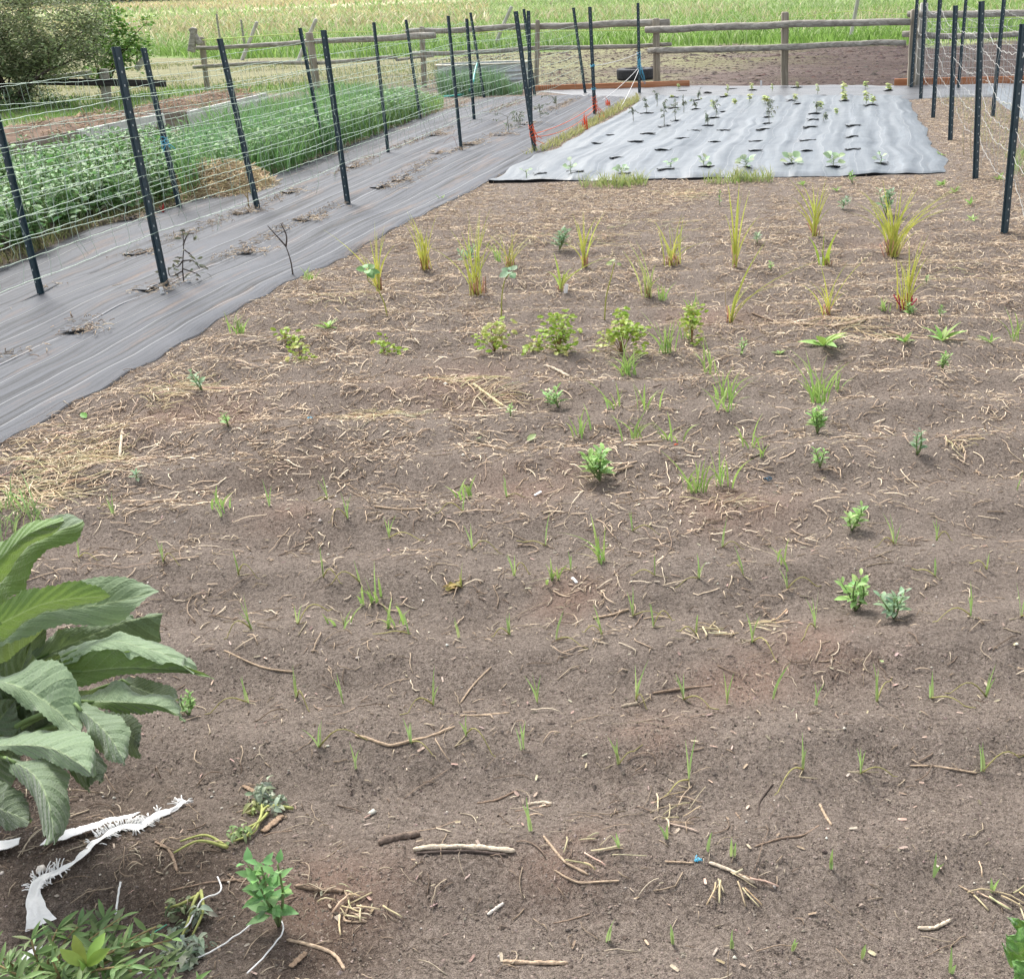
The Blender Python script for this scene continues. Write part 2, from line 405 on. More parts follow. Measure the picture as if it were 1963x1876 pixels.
def m_simple(name, c, rough=.5, spec=.5, metal=0, var=.2, scale=20, b=0.0, bs=80):
    m, ns, ls, p = mat(name); pos = geo_pos(ns); n = noise(ns, ls, pos, scale, 5, .65)
    c = np.array(c); ls.new(ramp(ns, ls, n.outputs[0], [(.3, tuple(c * (1 - var))), (.7, tuple((c * (1 + var)).clip(0, 1)))]).outputs[0], p.inputs['Base Color'])
    p.inputs['Roughness'].default_value = rough; p.inputs['Specular IOR Level'].default_value = spec; p.inputs['Metallic'].default_value = metal
    if b:
        n2 = noise(ns, ls, pos, bs, 4); ls.new(bump(ns, ls, n2.outputs[0], b, .01), p.inputs['Normal'])
    return m
M_black = m_simple('fabric_underside_slit_shade', (.008, .008, .009), .8, .1)
M_post = m_simple('steel_post_paint', (.022, .045, .060), .42, .5, 0, .3, 30, .1)
M_stud = m_simple('worn_stud', (.38, .42, .42), .5, .4)
M_net = m_simple('trellis_net_cord', (.40, .50, .41), .6, .3, 0, .1, 5)
M_net_r = m_simple('trellis_net_white_cord', (.50, .50, .47), .6, .3, 0, .1, 5)
M_wire = m_simple('galvanised_wire', (.42, .43, .43), .5, .5, .3, .2, 8)
M_rubber = m_simple('tyre_rubber', (.045, .046, .052), .75, .3, 0, .3, 25, .3, 60)
M_bagcloth = m_simple('white_woven_bag', (.76, .75, .73), .7, .3, 0, .14, 35, .2, 300)
M_cord_w = m_simple('white_cord', (.75, .74, .72), .7, .2, 0, .1, 40)
M_orange = m_simple('orange_twine_fibre', (.75, .13, .045), .6, .3, 0, .15, 60)
M_blue = m_simple('blue_twine_fibre', (.10, .42, .60), .6, .3, 0, .15, 60)
M_hose = m_simple('teal_hose_vinyl', (.05, .42, .36), .4, .5, 0, .1, 20)
M_yrope = m_simple('yellow_green_rope', (.45, .58, .16), .6, .3, 0, .1, 20)
M_tag = m_simple('white_plastic', (.82, .82, .82), .4, .4, 0, .04, 40)
M_red = m_simple('red_flagging', (.35, .03, .03), .6, .3, 0, .2, 30)
def m_wood(name, c0, c1, ax=0, rough=.85, sc_=1.0, knots=True):
    m, ns, ls, p = mat(name)
    tc = ns.new('ShaderNodeTexCoord').outputs['Object']
    s = [9.0, 9.0, 9.0]; s[ax] = .55
    mp = mapping(ns, ls, tc, tuple(a * sc_ for a in s)); n = noise(ns, ls, mp, 2.2, 6, .65, .6); n2 = noise(ns, ls, tc, 2.5, 4); n3 = noise(ns, ls, mp, 9, 4, .7)
    c = ramp(ns, ls, n.outputs[0], [(.28, tuple(np.array(c0) * .62)), (.42, c0), (.62, c1), (.8, tuple(np.array(c1) * 1.12))]).outputs[0]
    c = mix(ns, ls, ramp(ns, ls, n2.outputs[0], [(.4, (0, 0, 0)), (.75, (.45, .45, .45))]).outputs[0], c, tuple(np.array(c0) * .7))
    ls.new(c, p.inputs['Base Color']); p.inputs['Roughness'].default_value = rough; p.inputs['Specular IOR Level'].default_value = .2
    nb = bump(ns, ls, n.outputs[0], .7, .015); nb = bump(ns, ls, n3.outputs[0], .4, .004, nb); ls.new(nb, p.inputs['Normal'])
    return m
M_rail = m_wood('weathered_rail', (.24, .22, .19), (.42, .40, .35), 0)
M_fpost = m_wood('weathered_post', (.23, .20, .155), (.37, .335, .275), 2)
M_pale = m_wood('bleached_post', (.36, .35, .31), (.52, .51, .47), 2)
M_lumber = m_wood('orange_lumber', (.42, .175, .085), (.56, .27, .15), 0)
M_oldboard = m_wood('grey_brown_board', (.17, .14, .115), (.27, .23, .195), 0)
M_whiteboard = m_wood('pale_grey_board', (.52, .53, .50), (.68, .69, .66), 0)
M_dark = m_wood('charred_beam', (.028, .025, .028), (.06, .052, .052), 0)
M_redboard = m_wood('red_painted_board', (.20, .05, .035), (.33, .10, .08), 0)
def m_tank():
    m, ns, ls, p = mat('galvanised_steel'); pos = geo_pos(ns); n = noise(ns, ls, pos, 9, 5, .7); n2 = noise(ns, ls, mapping(ns, ls, pos, (5, 5, .6)), 3, 4)
    c = ramp(ns, ls, n.outputs[0], [(.3, (.33, .36, .37)), (.7, (.52, .55, .56))]).outputs[0]
    c = mix(ns, ls, ramp(ns, ls, n2.outputs[0], [(.5, (0, 0, 0)), (.8, (.5, .5, .5))]).outputs[0], c, (.36, .35, .30))
    ls.new(c, p.inputs['Base Color']); p.inputs['Metallic'].default_value = .55; p.inputs['Roughness'].default_value = .45
    return m
M_tank = m_tank()
def m_comfrey():
    m, ns, ls, p = mat('comfrey_leaf'); a = attr(ns, 'Col'); pos = geo_pos(ns)
    u = attr(ns, 'uu').outputs['Fac']; v = attr(ns, 'vv').outputs['Fac']
    n = noise(ns, ls, pos, 25, 4); 
    cb = ns.new('ShaderNodeCombineXYZ'); ls.new(u, cb.inputs[0]); ls.new(v, cb.inputs[1])
    vo = ns.new('ShaderNodeTexVoronoi'); vo.feature = 'DISTANCE_TO_EDGE'; vo.inputs['Scale'].default_value = 1
    ls.new(mapping(ns, ls, cb.outputs[0], (7, 34, 1)), vo.inputs['Vector'])
    au = math_(ns, ls, 'ABSOLUTE', u)
    ph = math_(ns, ls, 'SUBTRACT', math_(ns, ls, 'MULTIPLY', v, 9.0), math_(ns, ls, 'MULTIPLY', au, 1.9))
    side = math_(ns, ls, 'PINGPONG', ph, .5)          # 0 on a side vein
    vein = math_(ns, ls, 'MULTIPLY', side, 2.0)
    sv = ramp(ns, ls, vein, [(0, (1, 1, 1)), (.11, (0, 0, 0))]).outputs[0]
    mv = ramp(ns, ls, au, [(0.0, (1, 1, 1)), (.035, (.8, .8, .8)), (.06, (0, 0, 0))]).outputs[0]
    fine = ramp(ns, ls, vo.outputs['Distance'], [(0, (1, 1, 1)), (.10, (0, 0, 0))]).outputs[0]
    c = mix(ns, ls, ramp(ns, ls, n.outputs[0], [(.3, (0, 0, 0)), (.7, (.3, .3, .3))]).outputs[0], a.outputs['Color'], (.36, .44, .30), 'SOFT_LIGHT')
    vm = math_(ns, ls, 'ADD', math_(ns, ls, 'MULTIPLY', sv, .30), math_(ns, ls, 'ADD', math_(ns, ls, 'MULTIPLY', mv, .5), math_(ns, ls, 'MULTIPLY', fine, .10)), True)
    c = mix(ns, ls, vm, c, (.36, .45, .24))
    ls.new(c, p.inputs['Base Color']); p.inputs['Roughness'].default_value = .72; p.inputs['Specular IOR Level'].default_value = .22
    p.inputs['Sheen Weight'].default_value = .25; p.inputs['Sheen Roughness'].default_value = .5
    hgtv = math_(ns, ls, 'ADD', math_(ns, ls, 'MULTIPLY', vo.outputs['Distance'], .7), math_(ns, ls, 'MULTIPLY', vein, 1.1))
    nb = bump(ns, ls, hgtv, .7, .006); n5 = noise(ns, ls, pos, 700, 2); nb = bump(ns, ls, n5.outputs[0], .08, .001, nb); ls.new(nb, p.inputs['Normal'])
    t = ns.new('ShaderNodeBsdfTranslucent'); ls.new(mix(ns, ls, .5, c, (.30, .42, .06)), t.inputs['Color'])
    mx = ns.new('ShaderNodeMixShader'); mx.inputs[0].default_value = .22
    ls.new(p.outputs[0], mx.inputs[1]); ls.new(t.outputs[0], mx.inputs[2]); ls.new(mx.outputs[0], ns['Material Output'].inputs[0])
    return m
M_comfrey = m_comfrey()
# ================================================================== SETTING
def line_y(pts):
    W = np.array([G(*p)[:2] for p in pts]); W = W[np.argsort(W[:, 0])]
    return lambda x: np.interp(x, W[:, 0], W[:, 1])
mud_near = line_y([(-400, 232), (0, 203), (200, 196), (330, 179), (640, 172), (850, 168), (1000, 167), (1500, 165), (1963, 163), (2400, 158)])
grass_near = line_y([(-400, 92), (0, 96), (400, 112), (700, 112), (1000, 99), (1250, 89), (1750, 85), (1963, 76), (2400, 70)])
lawn_poly = np.array([G(*p)[:2] for p in [(-900, 420), (120, 270), (330, 215), (520, 180), (640, 176), (760, 172), (640, 160), (330, 170), (200, 188), (0, 196), (-900, 200)]])
RUST = [(1030, 925, .22), (1575, 1240, .16), (1240, 1395, .13), (1430, 1290, .17), (900, 742, .35), (440, 795, .25), (1400, 965, .24), (575, 1005, .14), (1085, 1130, .14), (1110, 1660, .12), (640, 1720, .15), (330, 800, .3), (1360, 610, .3), (1700, 470, .25)]
def build_ground():
    r = [0.55]
    while r[-1] < 900:
        x = r[-1]; r.append(x * (1.0085 if x < 12 else 1.013 if x < 45 else 1.05))
    r = np.array(r); a = R(1) * np.concatenate([np.linspace(-100, -42, 30, endpoint=False), np.linspace(-42, 34, 400), np.linspace(34, 100, 34)[1:]])
    X = r[:, None] * np.sin(a); Y = r[:, None] * np.cos(a); Z = hgt(X, Y) + 0.004 * fbm(X * 28, Y * 28, 41, 2) * (X ** 2 + Y ** 2 < 50)
    mb = MB(); gridmesh(mb, np.stack([X, Y, Z], -1)[:, ::-1]); o = mb.obj('ground', M_soil); tag(o, kind='structure')
    X = X[:, ::-1].ravel(); Y = Y[:, ::-1].ravel()
    n1 = fbm(X * .7, Y * .7, 61, 4); n2 = fbm(X * .22, Y * .22, 71, 4)
    mn = mud_near(X); gn = grass_near(X)
    gr = np.clip((Y - gn + 2.5 * n1) / 1.2 + .5, 0, 1)
    lawn = inpoly(X, Y, lawn_poly) * np.clip(.75 + .9 * n1, 0, 1)
    mud = np.clip((Y - mn + .6 * n1) / .5 + .5, 0, 1) * (1 - gr)
    q = proj(np.stack([X, Y, 0 * X], 1)); fy = np.clip((Y - mn) / np.maximum(gn - mn, 1), 0, 1)
    moss = np.clip(1.25 - (q[:, 0] - 500) / 950 + .9 * (fy - .45) + .9 * n1 + .5 * n2, 0, 1)
    moss *= np.clip((1560 - q[:, 0]) / 260 + .25 + n1, 0, 1)
    tan = np.clip((Y - 75) / 60, 0, 1) * np.clip(.45 + 1.6 * fbm(X * .03, Y * .05, 91, 3) - .25 * (q[:, 0] - 700) / 700, 0, 1)
    rust = 0 * X; damp = 0 * X
    for px, py, s in [(150, 1620, .30), (330, 1700, .25), (20, 1500, .35), (620, 1840, .15), (560, 900, .25)]:
        g = G(px, py); damp = np.maximum(damp, np.exp(-((X - g[0]) ** 2 + (Y - g[1]) ** 2 * 1.3) / (s * s)) * np.clip(.8 + 1.2 * fbm(X * 5, Y * 5, 83, 3), 0, 1))
    for px, py, s in RUST:
        g = G(px, py); rust = np.maximum(rust, np.exp(-((X - g[0]) ** 2 + (Y - g[1]) ** 2 * 1.6) / (s * s)) * np.clip(.7 + 1.3 * fbm(X * 7, Y * 7, 33, 3), 0, 1))
    for nm, v in (('grass', np.maximum(gr, lawn)), ('mud', mud), ('moss', moss), ('tan', tan * gr), ('rust', rust), ('damp', damp), ('wetmud', mud * np.clip((q[:, 0] - 1330) / 380 + .8 * n1, 0, 1))):
        at = o.data.attributes.new(nm, 'FLOAT', 'POINT'); at.data.foreach_set('value', v.astype(np.float32))
build_ground()

# far grass and reeds
def field_grass():
    mb = MB(); 
    def band(y0, y1, n, h, w, cols, clump=None, xs=(-.55, .42), tip=None):
        Y = np.sqrt(rng.uniform(y0 ** 2, y1 ** 2, n)); X = rng.uniform(xs[0], xs[1], n) * Y * 1.02 + 0
        keep = Y > grass_near(X) + .3 * rng.normal(0, 1, n)
        if clump is not None: keep &= fbm(X * clump[0], Y * clump[0] * clump[2], clump[3], 3) > clump[1]
        X = X[keep]; Y = Y[keep]; m = len(X)
        B = np.stack([X, Y, hgt(X, Y) - .02], 1)
        c = np.asarray(cols, float)[rng.integers(0, len(cols), m)] * rng.normal(1, .16, (m, 1)).clip(.5, 1.5)
        blades(mb, B, rng.uniform(.6, 1.15, m) * h, rng.uniform(0, 6.28, m), rng.uniform(.1, .75, m), w * rng.uniform(.6, 1.3, m), c, None if tip is None else np.array(tip), 4, 0, .25, rng.normal(0, .5, m))
    green = [(.17, .29, .06), (.22, .35, .085), (.27, .40, .12), (.13, .23, .05)]
    pale = [(.38, .46, .22), (.31, .42, .17), (.44, .50, .29), (.25, .37, .13)]
    tan = [(.62, .54, .34), (.52, .44, .27), (.70, .62, .42)]
    band(26, 46, 30000, .42, .035, green); band(36, 60, 26000, .5, .05, green + pale)
    band(46, 80, 30000, .62, .06, pale + green[:2]); band(70, 130, 26000, .8, .11, pale)
    band(110, 330, 16000, .9, .25, pale + [(.5, .46, .3)])
    o = mb.obj('field_grass', M_grass); tag(o, 'tall pale green meadow grass filling the field beyond the rail fence', 'grass', kind='stuff')
    mb = MB()
    band(42, 60, 1800, .95, .035, tan, (.12, .12, 1, 7)); band(50, 90, 6500, 1.0, .05, tan, (.07, .10, 1.2, 9)); band(75, 150, 9000, 1.0, .09, tan + pale, (.035, .02, 1.6, 12))
    band(60, 300, 30000, .95, .16, tan, (.02, -.12, 1.4, 14), (-.55, -.12)); band(38, 46, 700, .9, .03, tan, (.3, .2, 1, 17))
    o = mb.obj('dry_reeds', M_straw); tag(o, 'pale dry reed stalks standing among the green field grass', 'dry reeds', kind='stuff')
field_grass()

# lawn tufts on the left, behind the beds, and thin green fuzz on the muddy paddock
def lawn():
    mb = MB(); P = scatter(lawn_poly, 14000, True); n = len(P)
    blades(mb, P, rng.uniform(.05, .14, n), rng.uniform(0, 6.28, n), rng.uniform(.1, .6, n), rng.uniform(.012, .022, n), jit((.15, .26, .06), n), None, 3)
    q = [(-60, 200), (330, 176), (640, 168), (840, 160), (1020, 150), (1000, 112), (400, 122), (0, 120)]
    P = scatter(q, 16000); k = fbm(P[:, 0] * .5, P[:, 1] * .5, 5, 3) > -.05; P = P[k]; n = len(P)
    blades(mb, P, rng.uniform(.02, .07, n), rng.uniform(0, 6.28, n), rng.uniform(.1, .9, n), rng.uniform(.015, .03, n), jit((.27, .29, .13), n), None, 3)
    o = mb.obj('lawn_grass', M_grass); tag(o, 'short green lawn grass behind the raised beds', 'grass', kind='stuff')
    mb = MB(); P = scatter([(830, 164), (1000, 165), (1770, 163), (1985, 160), (1985, 78), (1250, 92), (1000, 102), (830, 112)], 9000); n = len(P)
    V = P[:, None, :] + rng.normal(0, 1, (n, 6, 3)) * 0
    oc = np.array([[1, 0, 0], [-1, 0, 0], [0, 1, 0], [0, -1, 0], [0, 0, 1], [0, 0, -1.]])
    s = rng.lognormal(-4.1, .5, n); V = P[:, None] + oc[None] * s[:, None, None] * np.array([1.5, 1, .55]) * rng.uniform(.6, 1.4, (n, 6, 1))
    t = np.array([[0, 2, 4], [2, 1, 4], [1, 3, 4], [3, 0, 4]]); T = (np.arange(n)[:, None, None] * 6 + t[None]).reshape(-1, 3)
    mb.add(V, None, T, np.repeat(jit((.11, .085, .076), n, .28), 6, axis=0))
    o = mb.obj('mud_lumps', M_clod, smooth=False); tag(o, 'trodden brown mud lumps in the paddock below the rail fence', 'mud', kind='stuff')
lawn()

# ================================================================== WEED FABRIC
def fabric(name, Lp, Rp, nu, nv, mt, z0, amp, label, cat='ground cover', curl=.0, front=0.0, seed=1, thick=.0, long=(6, .3), dome=0.0, wobble=.004):
    A = resample([G(*p)[:2] for p in Lp], nv); B = resample([G(*p)[:2] for p in Rp], nv)
    v = np.linspace(0, 1, nv)[:, None]; u = np.linspace(0, 1, nu)[None]
    XY = A[:, None] * (1 - u[..., None]) + B[:, None] * u[..., None]
    wid = np.linalg.norm(A - B, axis=1).mean(); ln = np.linalg.norm(np.diff((A + B) / 2, axis=0), axis=1).sum()
    uu = u * wid + 0 * v; vv = v * ln + 0 * u
    XY = XY + wobble * np.stack([fbm(uu * 2, vv * 2.2, seed + 3, 3), fbm(uu * 2, vv * 2.2, seed + 9, 3)], -1) * 2
    ed = np.minimum(np.minimum(u, 1 - u) * wid, np.minimum(v, 1 - v) * ln)
    e = np.clip(ed / .12, 0, 1)
    wr = fbm(uu * long[0], vv * long[1], seed, 4) * amp * 1.6 + amp * .8 * np.abs(fbm(uu * 3 + vv * .7, vv * 1.7, seed + 5, 3))
    z = hgt(XY[..., 0], XY[..., 1]) + (z0 + dome * .6) * np.sqrt(e) + .005 + wr * (.25 + .75 * e)
    lip = np.clip(fbm(vv * 2.3, uu * .3, seed + 21, 3) + .05, 0, 1) * curl * np.clip(1 - np.minimum(u, 1 - u) * wid / .05, 0, 1)
    z = z + lip
    if front:
        fr = np.clip(1 - v * ln / .16, 0, 1); bump_ = np.clip(fbm(uu * 1.7, 0 * uu, seed + 31, 2) - .02, 0, 1)
        z = z + front * fr * bump_
        XY[..., 1] += .10 * fr * fbm(uu * 1.6, 0 * uu + 3, seed + 41, 3) 
    P = np.stack([XY[..., 0], XY[..., 1], z], -1)
    mb = MB(); gridmesh(mb, P, uv=np.stack([uu, vv], -1)); UV = None
    # hem: a strip folded down to the soil all round so that the sheet has an edge
    per = np.concatenate([P[0], P[1:, -1], P[-1, -2::-1], P[-2:0:-1, 0]]); n = len(per)
    low = per.copy(); low[:, 2] = hgt(low[:, 0], low[:, 1]) - .004
    V = np.concatenate([per, low]); i = np.arange(n); j = (i + 1) % n
    mb.add(V, np.stack([i, j, j + n, i + n], -1), None, (.5, .5, .5), 1 if front else 0)
    o = mb.obj(name, [mt, M_black]); tag(o, label, cat)
    return o, (A, B, P)
E0 = [(-330, 1036), (0, 852), (290, 690), (560, 540), (760, 440), (950, 341), (1100, 256), (1219, 187)]
S1 = [(-330, 868), (0, 706), (110, 652), (318, 553), (667, 392), (885, 290), (1018, 235), (1122, 183)]
S2 = [(-330, 742), (80, 568), (300, 478), (494, 400), (745, 295), (909, 231), (1025, 186)]
S3 = [(-330, 660), (0, 520), (180, 442), (345, 396), (620, 300), (805, 228), (925, 189)]
fabA, _ = fabric('landscape_fabric', S1, E0, 60, 300, M_fab_old, .012, .006, 'worn grey woven ground cover strip with white lines bordering the bare soil', curl=.015, seed=3)
fabB, _ = fabric('landscape_fabric', S2, S1, 60, 260, M_fab_old, .018, .008, 'middle grey woven ground cover strip between the two nearer net rows', curl=.03, seed=13)
fabC, _ = fabric('landscape_fabric', S3, S2, 50, 240, M_fab_old, .012, .007, 'grey woven ground cover strip running along the foot of the tall green weeds', curl=.03, seed=23)
fabD, PD = fabric('landscape_fabric', [(940, 352), (985, 318), (1030, 296), (1075, 281), (1125, 250), (1180, 222), (1222, 200), (1243, 186)],
    [(1818, 334), (1804, 297), (1782, 281), (1781, 271), (1763, 231), (1748, 203), (1741, 185)], 150, 240, M_fab_new, .016, .019, 'wide pale blue grey sheet of ground cover with planting slits and seedlings', front=.045, seed=33, long=(9, .35), dome=.012, wobble=.03)
fabE, _ = fabric('landscape_fabric', [(1190, 192), (1330, 205), (1560, 199), (1740, 192), (1860, 186), (2200, 188)], [(1005, 174), (1320, 166), (1560, 165), (1740, 164), (1860, 163), (2200, 161)], 26, 160, M_fab_back, .010, .01, 'darker grey cover strip lying crosswise behind the pale blue grey sheet', seed=43, long=(3, 3))
fabF, _ = fabric('landscape_fabric', [(2120, 420), (1965, 236), (1912, 196), (1884, 168)], [(2700, 420), (2400, 236), (2240, 196), (2160, 168)], 50, 90, M_fab_new, .02, .012, 'pale blue grey ground cover behind the right netting, cut by the frame edge', seed=53, long=(5, .7))
FABD_P = PD[2]
def fz(p):  # height of the wide sheet under a point
    d = (FABD_P[..., 0] - p[0]) ** 2 + (FABD_P[..., 1] - p[1]) ** 2
    i = np.unravel_index(d.argmin(), d.shape); return float(FABD_P[i][2]) if d.min() < .03 else None
def GF(x, y):
    p = G(x, y); z = fz(p)
    if z is None: z = float(hgt(p[0], p[1])) + .02
    return np.array([p[0], p[1], z])
SLITS = [(c[0] * .2144 + 1202.4, c[1] * .2144) for c in [(185, 1232), (75, 1300), (480, 1285), (605, 1203), (780, 1298), (862, 1187), (310, 1387), (340, 1153), (435, 1105), (715, 1147), (785, 1085), (860, 1020), (1250, 1128), (1250, 1070), (1225, 1190), (1160, 1297), (1150, 1380), (1680, 1045), (1660, 1103), (1640, 1168), (1620, 1283), (1600, 1375), (1835, 1515), (1065, 1525), (700, 1528), (345, 1543), (175, 1027), (630, 908), (415, 890), (485, 822), (930, 805), (715, 838), (880, 880), (1120, 818), (1260, 1012), (1470, 930), (1525, 955), (1515, 795), (1745, 863), (1945, 937), (1465, 1497), (610, 1000), (420, 980)]]
SLITS += [(c[0] * .2563 + 1542.2, c[1] * .2563) for c in [(372, 970), (362, 1057), (365, 1145), (560, 1240), (300, 780), (500, 815), (630, 690)]]
SLITS += [(c[0] * .245 + 781.6, c[1] * .245) for c in [(1465, 1150), (1780, 1140), (1880, 1078), (1585, 1075), (1640, 1258), (1310, 1382), (1035, 1388), (1870, 898), (1690, 1385)]]
SA = math.atan2(*(G(1122, 183) - G(0, 706))[1::-1])
TEARS = [(157, 640, .09, 0), (476, 488, .07, 0), (735, 362, .16, 0), (772, 350, .10, 0), (296, 562, .10, 0), (905, 281, .09, 0), (590, 428, .08, 0), (838, 300, .08, 0), (1008, 240, .07, 0), (965, 262, .06, 0), (470, 412, .08, 1), (560, 372, .1, 1), (680, 322, .1, 1), (270, 492, .09, 1), (840, 262, .08, 1), (410, 382, .07, 2), (640, 300, .07, 2), (260, 425, .07, 2), (880, 208, .06, 2)]
def slits():
    for i, (x, y, *ex) in enumerate(SLITS + TEARS):
        p = GF(x, y) if not ex else GH(x, y) + [0, 0, .026]; mb = MB(); w = rng.uniform(.065, .105) if not ex else ex[0]; hh = rng.uniform(.010, .018) if not ex else rng.uniform(.010, .018); w = w if not ex else w * .7; dp = rng.uniform(.14, .22) * (.6 if ex else 1); az = rng.normal(0, .12) + (SA if ex else 0)
        n, m = 13, 7; V = np.zeros((m, n, 3)); s = np.linspace(-1, 1, n)
        for k in range(m):
            f = k / (m - 1); sh = (1 - f) ** 1.3
            prof = (1 - np.abs(s) ** 2.2) * hh * sh * (1 + .3 * vn(s * 2 + i * 7, s * 0 + k * .3, 5))
            V[k, :, 0] = s * w * (1 - .25 * f); V[k, :, 1] = f * dp - .02 * (1 - s ** 2) * (1 - f) + .012 * vn(s * 3, s * 0 + i, 9); V[k, :, 2] = prof + .003
        c, sn = math.cos(az), math.sin(az); X = V[..., 0] * c - V[..., 1] * sn; Y = V[..., 0] * sn + V[..., 1] * c
        V = np.stack([X, Y, V[..., 2]], -1) + p; gridmesh(mb, V, uv=np.stack([V[..., 0], V[..., 1]], -1))
        # black flap underside, plus a black panel standing in for the opening's inner shade
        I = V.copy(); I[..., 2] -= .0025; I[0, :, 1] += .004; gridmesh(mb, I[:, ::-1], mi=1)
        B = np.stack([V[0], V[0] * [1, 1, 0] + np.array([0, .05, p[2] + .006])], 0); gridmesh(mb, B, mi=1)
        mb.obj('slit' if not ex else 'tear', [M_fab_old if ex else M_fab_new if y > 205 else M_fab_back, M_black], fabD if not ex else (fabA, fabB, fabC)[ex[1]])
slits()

# ================================================================== STEEL POSTS AND NETS
HAT = np.array([(-.025, 0), (-.013, 0), (-.010, .020), (.010, .020), (.013, 0), (.025, 0), (.025, -.004), (.010, -.004), (.007, .015), (-.007, .015), (-.010, -.004), (-.025, -.004)])
def steel_post(base, top, label, group, rz=0.0, sc_=1.0):
    base = np.array(base); top = np.array(top); d = top - base; L = np.linalg.norm(d); d = d / L
    side = np.array([math.cos(rz), math.sin(rz), 0]); side = nrm(side - d * side.dot(d)); fw = np.cross(d, side); fw = -fw if fw[1] > 0 else fw
    mb = MB(); prof = HAT * sc_; K = 6; V = []
    for k in range(K):
        c = base - d * .05 + d * (L + .05) * k / (K - 1)
        V.append(c + prof[:, :1] * side - prof[:, 1:] * fw * -1)
    V = np.concatenate(V); n = len(prof); q = []
    for k in range(K - 1):
        for i in range(n): j = (i + 1) % n; q.append([k * n + i, k * n + j, k * n + n + j, k * n + n + i])
    e = (K - 1) * n; q += [[e, e + 1, e + 10, e + 11], [e + 1, e + 2, e + 9, e + 10], [e + 2, e + 3, e + 8, e + 9], [e + 3, e + 4, e + 7, e + 8], [e + 4, e + 5, e + 6, e + 7]]
    mb.add(V, q, None, (.5, .5, .5), 0)
    zz = np.arange(.09, L - .03, .075)
    for h in zz:   # punched lugs with bare metal
        c = base + d * h + fw * .0215 * sc_
        box(mb, c, .006, .006, .012, side, d, (.5, .5, .5), 1)
        box(mb, c + side * .019 - fw * .021, .007, .012, .008, side, d, (.5, .5, .5), 0)
    o = mb.obj('steel_post', [M_post, M_stud], loc=base, smooth=False)
    tag(o, label, 'fence post', group); return o, base, top
def pt(bp, tp): b = GH(*bp); t = PY(tp[0], tp[1], b[1]); return b, t
ROW1 = [((318, 553), (222, 90)), ((667, 392), (620, 58)), ((885, 290), (859.5, 30.6)), ((1018, 235), (1013, 21)), ((1122, 180), (1099, 15))]
ROW2 = [((80, 568), (0, 250)), ((494, 400), (421, 74)), ((745, 295), (717, 43)), ((909, 231), (894.5, 36)), ((1025, 184), (1004, 17.6))]
ROW3 = [((345, 401), (275, 92)), ((622.5, 298), (575, 54)), ((805.5, 229), (778, 38)), ((928, 187), (901.7, 24.5))]
ROW4 = [((1025, 290), (988.6, 22)), ((1140.5, 222), (1130.7, 13.5)), ((1226, 180), (1223, 6))]
RR1 = [((1925, 453.6), (1962.5, 46)), ((1870, 343), (1882, 2.6)), ((1821.6, 270), (1832, 10.8)), ((1788.8, 225), (1803, -14)), ((1765, 190), (1774.5, -22)), ((1746.7, 169), (1759.5, -16))]
RR2 = [((1903, 224), (1927, -20)), ((1837, 171), (1853.5, -18))]
P1 = [pt(*a) for a in ROW1]; P2 = [pt(*a) for a in ROW2]; P3 = [pt(*a) for a in ROW3]; P4 = [pt(*a) for a in ROW4]; Q1 = [pt(*a) for a in RR1]; Q2 = [pt(*a) for a in RR2]
b0, t0 = P2[0]; P2[0] = (b0, b0 + nrm(t0 - b0) * 1.5)
NETN = ['', 'net row nearest the bare soil', 'middle net row on the left', 'net row along the green weeds']
for r_, PP in ((1, P1), (2, P2), (3, P3)):
    for i, (b, t) in enumerate(PP):
        steel_post(b, t, f'dark steel post, {ORD[i + 1]} from the left in the {NETN[r_]}', 'dark steel posts of the left net rows', rng.normal(0, .4))
for (b, t), l in zip(P4, ['dark steel post wrapped low with orange twine by the near fabric corner', 'dark steel post with an orange twine bundle at its foot and a blue knot', 'dark steel post with hanging blue twine in front of the tyre']):
    steel_post(b, t, l, 'dark steel posts with string', 0)
for i, (b, t) in enumerate(Q1): steel_post(b, t, f'dark green steel post, {ORD[i + 1]} from the camera in the near net row at right', 'dark green posts of the right net rows', .15, 1.12)
for (b, t), l in zip(Q2, ['dark steel post in the back right row beside the pale fabric corner', 'dark steel post in the back right row standing by the orange board']): steel_post(b, t, l, 'dark green posts of the right net rows', .15, 1.1)

